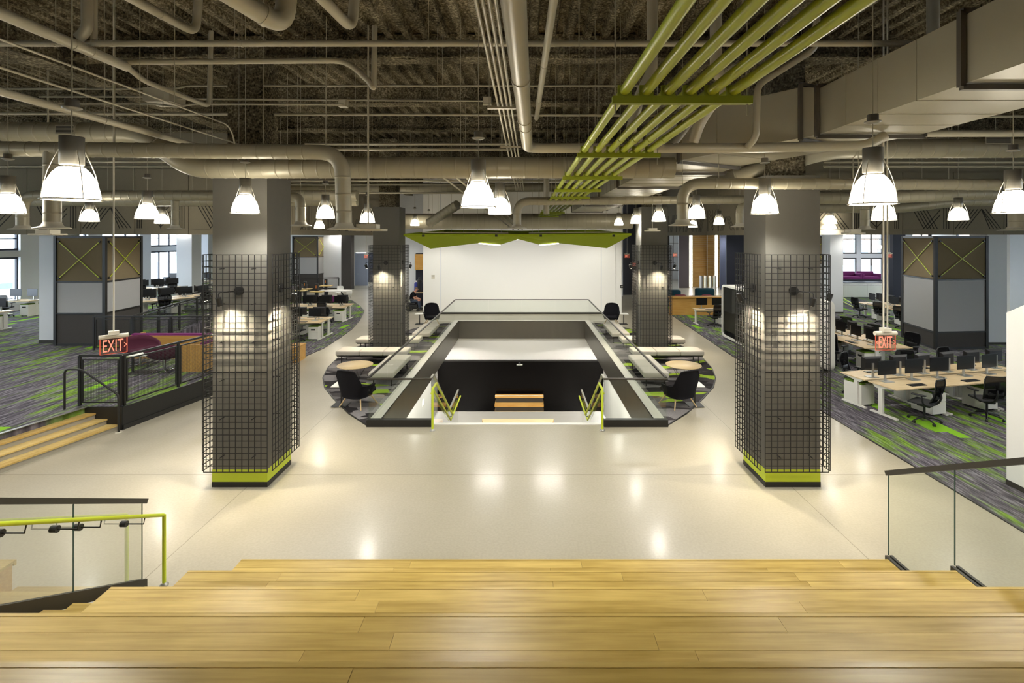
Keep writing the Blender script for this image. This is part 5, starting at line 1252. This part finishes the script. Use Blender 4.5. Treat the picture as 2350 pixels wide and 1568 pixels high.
o = em('reception_table', 'low dark table between the reception armchairs', 'table', (10.25, 30.4, 0)); ob('top', MB().lathe([(0, .42), (.5, .42), (.5, .45), (0, .45)], 20, cap=False), M['desktop'], o); ob('pole', MB().tube([(0,0,0), (0,0,.42)], .04, 8), M['black'], o); ob('foot', MB().lathe([(.3, 0), (.3, .02), (.05, .03)], 16), M['black'], o)
for k, (px0, px1, D) in enumerate(((1581, 1590, 42.2), (1640, 1648, 42.0))):
    a = (px0-CX)*D/F; b_ = (px1-CX)*D/F; o = em('light_strip', 'tall vertical light strip beside timber panels, %s' % ['left one', 'right one'][k], 'light', ((a+b_)/2, D, 0))
    ob('channel', MB().box((a-b_)/2, (b_-a)/2, 0, .12, 0, 5), M['white'], o); ob('diffuser', MB().box((a-b_)/2*.6, (b_-a)/2*.6, -.03, -.001, .05, 4.95), M['led'], o)
o = em('turnstile', 'steel and glass entry turnstiles before the timber panels', 'turnstile', (14.4, 40, 0))
for i in range(4): ob('pillar', MB().box(-.3+i*.37-.05, -.3+i*.37+.05, 0, .5, 0, 1.15), M['alu'], o)
for i in range(3): ob('gate_glass', MB().box(-.24+i*.37, .02+i*.37, .2, .215, .3, 1.0), M['glass'], o)
cu = em('curtain', 'dark drawn curtain beside the far reception window', 'curtain', (12.75, 45, 0))
vs = []; fs = []
for i in range(25):
    x = -.9 + i*.045; y = .08*math.sin(i*1.6); vs += [(x, y, 0.6), (x + .0, y, 5.2)]
for i in range(24): fs.append((2*i, 2*i+2, 2*i+3, 2*i+1))
ob('cloth', MB().add(vs, fs, True), M['navy'], cu); ob('rail', MB().tube([(-1, 0, 5.22), (.4, 0, 5.22)], .02, 6), M['black'], cu)
window('window_31', ((1530-CX)*48/F, 48), ((1560-CX)*48/F, 48), 1.0, 5.0, 2, 3, M['bronze'])
# right far lounge : low cabinet, sofas, railing
o = em('low_cabinet', 'long white low cabinet under the right windows', 'cabinet', (0, 35, 0))
a = (1880-CX)*35/F; b_ = (2100-CX)*35/F
ob('body', MB().box(a, b_, 0, .6, 0.05, 1.05), M['offwhite'], o); ob('top', MB().box(a-.02, b_+.02, -.03, .62, 1.05, 1.1), M['black'], o); ob('plinth', MB().box(a+.02, b_-.02, .03, .58, 0, .05), M['black'], o)
for i in range(4): ob('door', MB().box(a+.02+i*(b_-a)/4, a-.02+(i+1)*(b_-a)/4, -.02, -.001, .08, 1.0), M['offwhite'], o)
def block_sofa(label, x, y, w_, z, mat):
    o = em('window_sofa', label, 'sofa', (x, y, z)); ob('seat', MB().rbox(-w_/2, w_/2, -.35, .3, 0, .22, .04), M[mat], o); ob('back', MB().rbox(-w_/2, w_/2, .3, .5, 0, .55, .05), M[mat], o)
    for s in (-1, 1): ob('arm', MB().rbox(s*(w_/2)-.09, s*(w_/2)+.09, -.35, .3, 0, .42, .04), M[mat], o)
o = em('raised_shelf', 'dark raised ledge carrying the purple sofas', 'ledge', (0, 35.9, 0)); ob('body', MB().box(a, b_+3, 0, .9, 0, 1.18), M['navy'], o); ob('top', MB().box(a, b_+3, -.02, .92, 1.18, 1.2), M['black'], o)
for k, (px, lb) in enumerate(((1945, 'purple sofa at the left of the right hand windows'), (1993, 'purple sofa in the middle of the right hand windows'), (2093, 'purple sofa right of the dark window column'))):
    block_sofa(lb, (px-CX)*36.4/F, 36.4, 1.2 if k else 1.5, 1.2, 'magenta')
guard('glass_guard', [(19.6, 33.2, 0), (28, 33.2, 0)], 'glass guard before the low white cabinet at far right')
o = em('lounge_chair', 'pale grey lounge chair beside the white cabinet', 'armchair', ((1915-CX)*33.9/F, 34.2, 0)); ob('shell', shell(.6, .7, .5, -.12, -.15, .05), M['whitefelt'], o, loc=(0, .2, .35)); ob('seat', MB().rbox(-.32, .32, -.3, .25, .3, .42, .04), M['whitefelt'], o); ob('base', MB().lathe([(.28, 0), (.28, .02), (.04, .05), (.04, .3)], 12), M['black'], o)
for k, (px, py, D) in enumerate(((1944, 558, 33.6), (1983, 558, 33.6), (2009, 559, 33.4), (2018, 567, 32.8), (1948, 566, 32.4))):
    p = Wp(px, py, D); o = em('globe_pendant', '%s small white globe light before the right windows' % ['leftmost high', 'middle high', 'rightmost high', 'rightmost low', 'leftmost low'][k], 'lamp', p)
    ob('globe', MB().lathe([(0, -.15), (.08, -.13), (.14, -.05), (.15, 0), (.14, .05), (.08, .13), (0, .15)], 14, cap=False), M['globe'], o); ob('cord', MB().bar((0, 0, .15), (0, 0, 7.9-p.z), .01, .01), M['black'], o)
for k in range(2):
    a = Wp(1928, 680+9*k, 32.6); b_ = Wp(1969-10*k, 705, 29.5); o = em('handrail', '%s lime handrail of the far right steps' % ['upper', 'lower'][k], 'handrail', (0, 0, 0)); ob('rail', MB().tube([a, b_], .03, 8), M['lime'], o); ob('post', MB().bar((b_.x, b_.y, .012), b_, .04, .04), M['black'], o); ob('post', MB().bar((a.x, a.y, .012), a, .04, .04), M['black'], o)
# far left : door, stairs rail, standing desks, tables
d = em('door_1', None, None, kind='structure'); d.location = (-14.0, 43.9, 0)
ob('leaf', MB().box(-.95, .2, -.05, 0, 0, 2.85), M['door'], d); ob('handle', MB().box(-.75, -.62, -.1, -.05, 1.0, 1.05), M['alu'], d)
f = MB(); f.bar((-1.0, 0, 0), (-1.0, 0, 2.95), .1, .1).bar((1.0, 0, 0), (1.0, 0, 2.95), .1, .1).bar((-1.05, 0, 2.95), (1.05, 0, 2.95), .1, .1); ob('door_frame', f, M['wall'], d)
fence('black rail at the far left before the felt column', [(-17.2, 38), (-14.6, 39.2)], 0, 1.1, 1.3)
for k, (px, D) in enumerate(((688, 30.5), (700, 31.5), (727, 30.0), (748, 33.5))):
    o = em('standing_desk', '%s slim standing desk with a small timber tray at far left' % ['first', 'second', 'third', 'fourth'][k], 'desk', ((px-CX)*D/F, D, .012)); ob('column', MB().box(-.09, .09, -.06, .06, .02, 1.45), M['black'], o)
    ob('tray', MB().rbox(-.3, .45, -.35, .1, .98, 1.03, .015), M['step'], o); ob('grip', MB().tube([(0, -.1, 1.2), (0, -.1, 1.36)], .025, 8), mk('orange_grip', '#d97a1e', .5) if k == 0 else bpy.data.materials['orange_grip'], o); ob('foot', MB().box(-.35, .35, -.25, .25, 0, .03), M['black'], o)
o = em('meeting_table', 'white table with black legs beside the curved carpet', 'table', ((768-CX)*33/F, 33, 0)); ob('top', MB().rbox(-1.0, 1.0, -.5, .5, .72, .75, .012), M['offwhite'], o)
for x in (-.7, .7): ob('leg', MB().tube([(x, -.3, 0), (x*.6, 0, .72)], .03, 6), M['black'], o); ob('leg', MB().tube([(x, .3, 0), (x*.6, 0, .72)], .03, 6), M['black'], o)
for k, (px, D) in enumerate(((796, 32.3), (778, 34.6))):
    o = em('shell_chair', 'white shell chair %s the white table at far left' % ['in front of', 'behind'][k], 'chair', ((px-CX)*D/F, D, 0), R(60+120*k)); ob('shell', shell(.42, .46, .42, -.08, -.06, .015), M['offwhite'], o, loc=(0, -.2, .44)); ob('seat', MB().rbox(-.22, .22, -.2, .22, .42, .45, .012), M['offwhite'], o)
    for s in (-1, 1):
        for y in (-1, 1): ob('leg', MB().tube([(s*.15, y*.15, .43), (s*.22, y*.22, 0)], .01, 5), M['chrome'], o)
o = em('ottoman', 'low magenta ottoman by the far white table', 'ottoman', ((742-CX)*32/F, 32.2, .012)); ob('seat', MB().rbox(-.6, .6, -.35, .35, .1, .45, .05), M['magenta'], o); ob('plinth', MB().box(-.55, .55, -.3, .3, 0, .1), M['black'], o)
# centre wall fittings
o = em('thermostat', 'small white thermostat on the left of the white wall', 'thermostat', Wp(994, 636, 27.79)); ob('body', MB().box(-.09, .09, -.03, 0, -.09, .12), M['ivory'], o); ob('display', MB().box(-.05, .05, -.034, -.0305, .03, .09), M['alu'], o)
o = em('wall_reader', 'small black reader plate on the white wall return', 'reader', Wp(1427, 658, 27.88)); ob('plate', MB().box(-.09, .09, -.02, 0, -.08, .08), M['black'], o); ob('key_pad', MB().box(-.05, .05, -.024, -.0205, -.04, .04), M['alu'], o)
# pantry corner
o = em('pantry_cupboard', 'tall oak cupboard beyond the left end of the white wall', 'cupboard', (-7.45, 35.6, 0)); ob('upper_door', MB().box(-.35, .45, -.3, 0, 1.95, 3.05), M['panelwood'], o); ob('back', MB().box(-.35, .45, -.02, .3, 0, 3.1), M['navy'], o); ob('counter', MB().box(-.35, .45, -.3, 0, .88, .92), M['desktop'], o)
for k, (px, py, hh, m) in enumerate(((955, 662, .5, 'blue'), (962, 655, .7, 'plastic'), (968, 660, .5, 'navy'))):
    p = Wp(px, py, 30.2); o = em('supply_canister', ['tall blue canister standing behind the seated person', 'black bottle rack standing behind the seated person', 'dark blue box standing behind the seated person'][k], 'canister', (p.x, 30.2, .96)); ob('body', MB().lathe([(.0, 0), (.11, 0), (.12, .05), (.12, hh), (.05, hh+.1), (0, hh+.1)], 12, cap=False), M[m], o); ob('cap', MB().lathe([(.05, hh+.1), (.05, hh+.18), (0, hh+.18)], 10, cap=False), M['white' if k == 0 else 'plastic'], o)
o = em('supply_cart', 'dark cart carrying bottles behind the seated person', 'cart', (-6.15, 30.2, 0)); ob('body', MB().box(-.45, .45, -.3, .3, .12, .92), M['navy'], o); ob('top', MB().box(-.48, .48, -.32, .32, .92, .96), M['paleleg'], o)
for x in (-.35, .35):
    for y in (-.22, .22): ob('caster', MB().tube([(x-.02, y, .06), (x+.02, y, .06)], .06, 8), M['plastic'], o)
# ================================================================== PERSON IN POWER CHAIR
px_, py_ = Wp(945, 700, 28.9).x, 28.9
wc = em('wheelchair', 'dark powered wheelchair beyond the left end of the white wall', 'wheelchair', (px_, py_, 0))
ob('seat', MB().rbox(-.25, .25, -.24, .24, .42, .50, .03), M['plastic'], wc); ob('backrest', MB().rbox(-.34, -.25, -.22, .22, .48, .95, .03), M['plastic'], wc); ob('chassis', MB().rbox(-.3, .35, -.2, .2, .14, .40, .05), M['plastic'], wc)
for s in (-1, 1):
    ob('drive_wheel', MB().tube([(-.1, s*.26-.035, .17), (-.1, s*.26+.035, .17)], .17, 18), M['plastic'], wc); ob('front_caster', MB().tube([(.38, s*.2-.02, .08), (.38, s*.2+.02, .08)], .08, 12), M['plastic'], wc)
    ob('armrest', MB().rbox(-.2, .15, s*.28-.035, s*.28+.035, .66, .70, .015, 2), M['plastic'], wc)
ob('footplate', MB().box(.4, .62, -.16, .16, .10, .125), M['plastic'], wc); ob('marker_tag', MB().box(-.2, -.12, -.305, -.3, .2, .26), M['yellow'], wc)
bones = [ # chain: (parent index, position, radius, material)
 (None, (-.06, 0, .60), .155, 1), (0, (-.02, 0, .76), .15, 0), (1, (.06, 0, .93), .165, 0), (2, (.14, 0, 1.06), .10, 0), (3, (.19, 0, 1.12), .055, 2), (4, (.23, 0, 1.18), .075, 2), (5, (.27, 0, 1.25), .098, 2), (6, (.28, 0, 1.32), .08, 2)]
for s in (-1, 1):
    k = len(bones); bones += [(3, (.10, s*.18, 1.03), .075, 0), (k, (.16, s*.25, .84), .058, 0), (k+1, (.20, s*.26, .76), .045, 2), (k+2, (.36, s*.16, .72), .036, 2), (k+3, (.46, s*.09, .70), .03, 2)]
    k = len(bones); bones += [(0, (.02, s*.10, .57), .10, 1), (k, (.40, s*.15, .60), .075, 1), (k+1, (.45, s*.15, .38), .058, 1), (k+2, (.46, s*.15, .19), .045, 1), (k+3, (.60, s*.15, .16), .042, 3)]
me = bpy.data.meshes.new('body'); me.from_pydata([b[1] for b in bones], [(b[0], i) for i, b in enumerate(bones) if b[0] is not None], [])
tmp = bpy.data.objects.new('tmp', me); COL.objects.link(tmp)
sk_ = tmp.modifiers.new('skin', 'SKIN'); tmp.modifiers.new('sub', 'SUBSURF').levels = 2
for i, b in enumerate(bones): me.skin_vertices[0].data[i].radius = (b[2], b[2])
me.skin_vertices[0].data[0].use_root = True
dg = bpy.context.evaluated_depsgraph_get(); dg.update(); bm_ = bpy.data.meshes.new_from_object(tmp.evaluated_get(dg)); bpy.data.objects.remove(tmp)
bm_.name = 'body'; bm_.materials.clear()
for m in (M['blackfab'], M['denim'], M['sky'], M['plastic']): bm_.materials.append(m)
bv = [(Vector(b[1]), b[3], (Vector(bones[b[0]][1]) if b[0] is not None else Vector(b[1]))) for b in bones]
for p in bm_.polygons:
    c = p.center; p.use_smooth = True
    p.material_index = min(((c - (v*.7 + pv*.3)).length, mi) for v, mi, pv in bv)[1]
pe_ = em('person', 'seated person in a black shirt and jeans leaning forward in a wheelchair', 'person', (px_, py_, 0)); bd = bpy.data.objects.new('body', bm_); COL.objects.link(bd); bd.parent = pe_
ob('hair', MB().lathe([(0, .10), (.06, .085), (.095, .03), (.098, -.02), (.09, -.03)], 14, (.262, 0, 1.28), cap=False), mk('grey_brown_hair', '#6b5848', .8), pe_)
ob('ear', MB().rbox(.25, .29, -.115, -.095, 1.24, 1.29, .009, 2), M['sky'], pe_); ob('ear', MB().rbox(.25, .29, .095, .115, 1.24, 1.29, .009, 2), M['sky'], pe_)
ob('nose', MB().tube([(.36, 0, 1.27), (.385, 0, 1.235)], [.01, .017], 6), M['sky'], pe_); ob('mouth', MB().box(.352, .362, -.025, .025, 1.195, 1.203), M['wine'], pe_)
for s in (-1, 1): ob('eye', MB().lathe([(0, -.01), (.01, 0), (0, .01)], 8, (.358, s*.035, 1.275), cap=False), M['plastic'], pe_)
for s in (-1, 1):
    for q in range(4): ob('finger', MB().tube([(.455, s*.09-.03+q*.018, .70), (.495, s*.075-.03+q*.018, .695-.004*q), (.505, s*.06-.03+q*.018, .665)], .009, 6), M['sky'], pe_)
    ob('thumb', MB().tube([(.44, s*.06, .715), (.475, s*.04, .71)], .01, 6), M['sky'], pe_)
# unused kit sources are dropped
for k, v in NEW.items():
    if v: bpy.data.objects.remove(KIT[k])
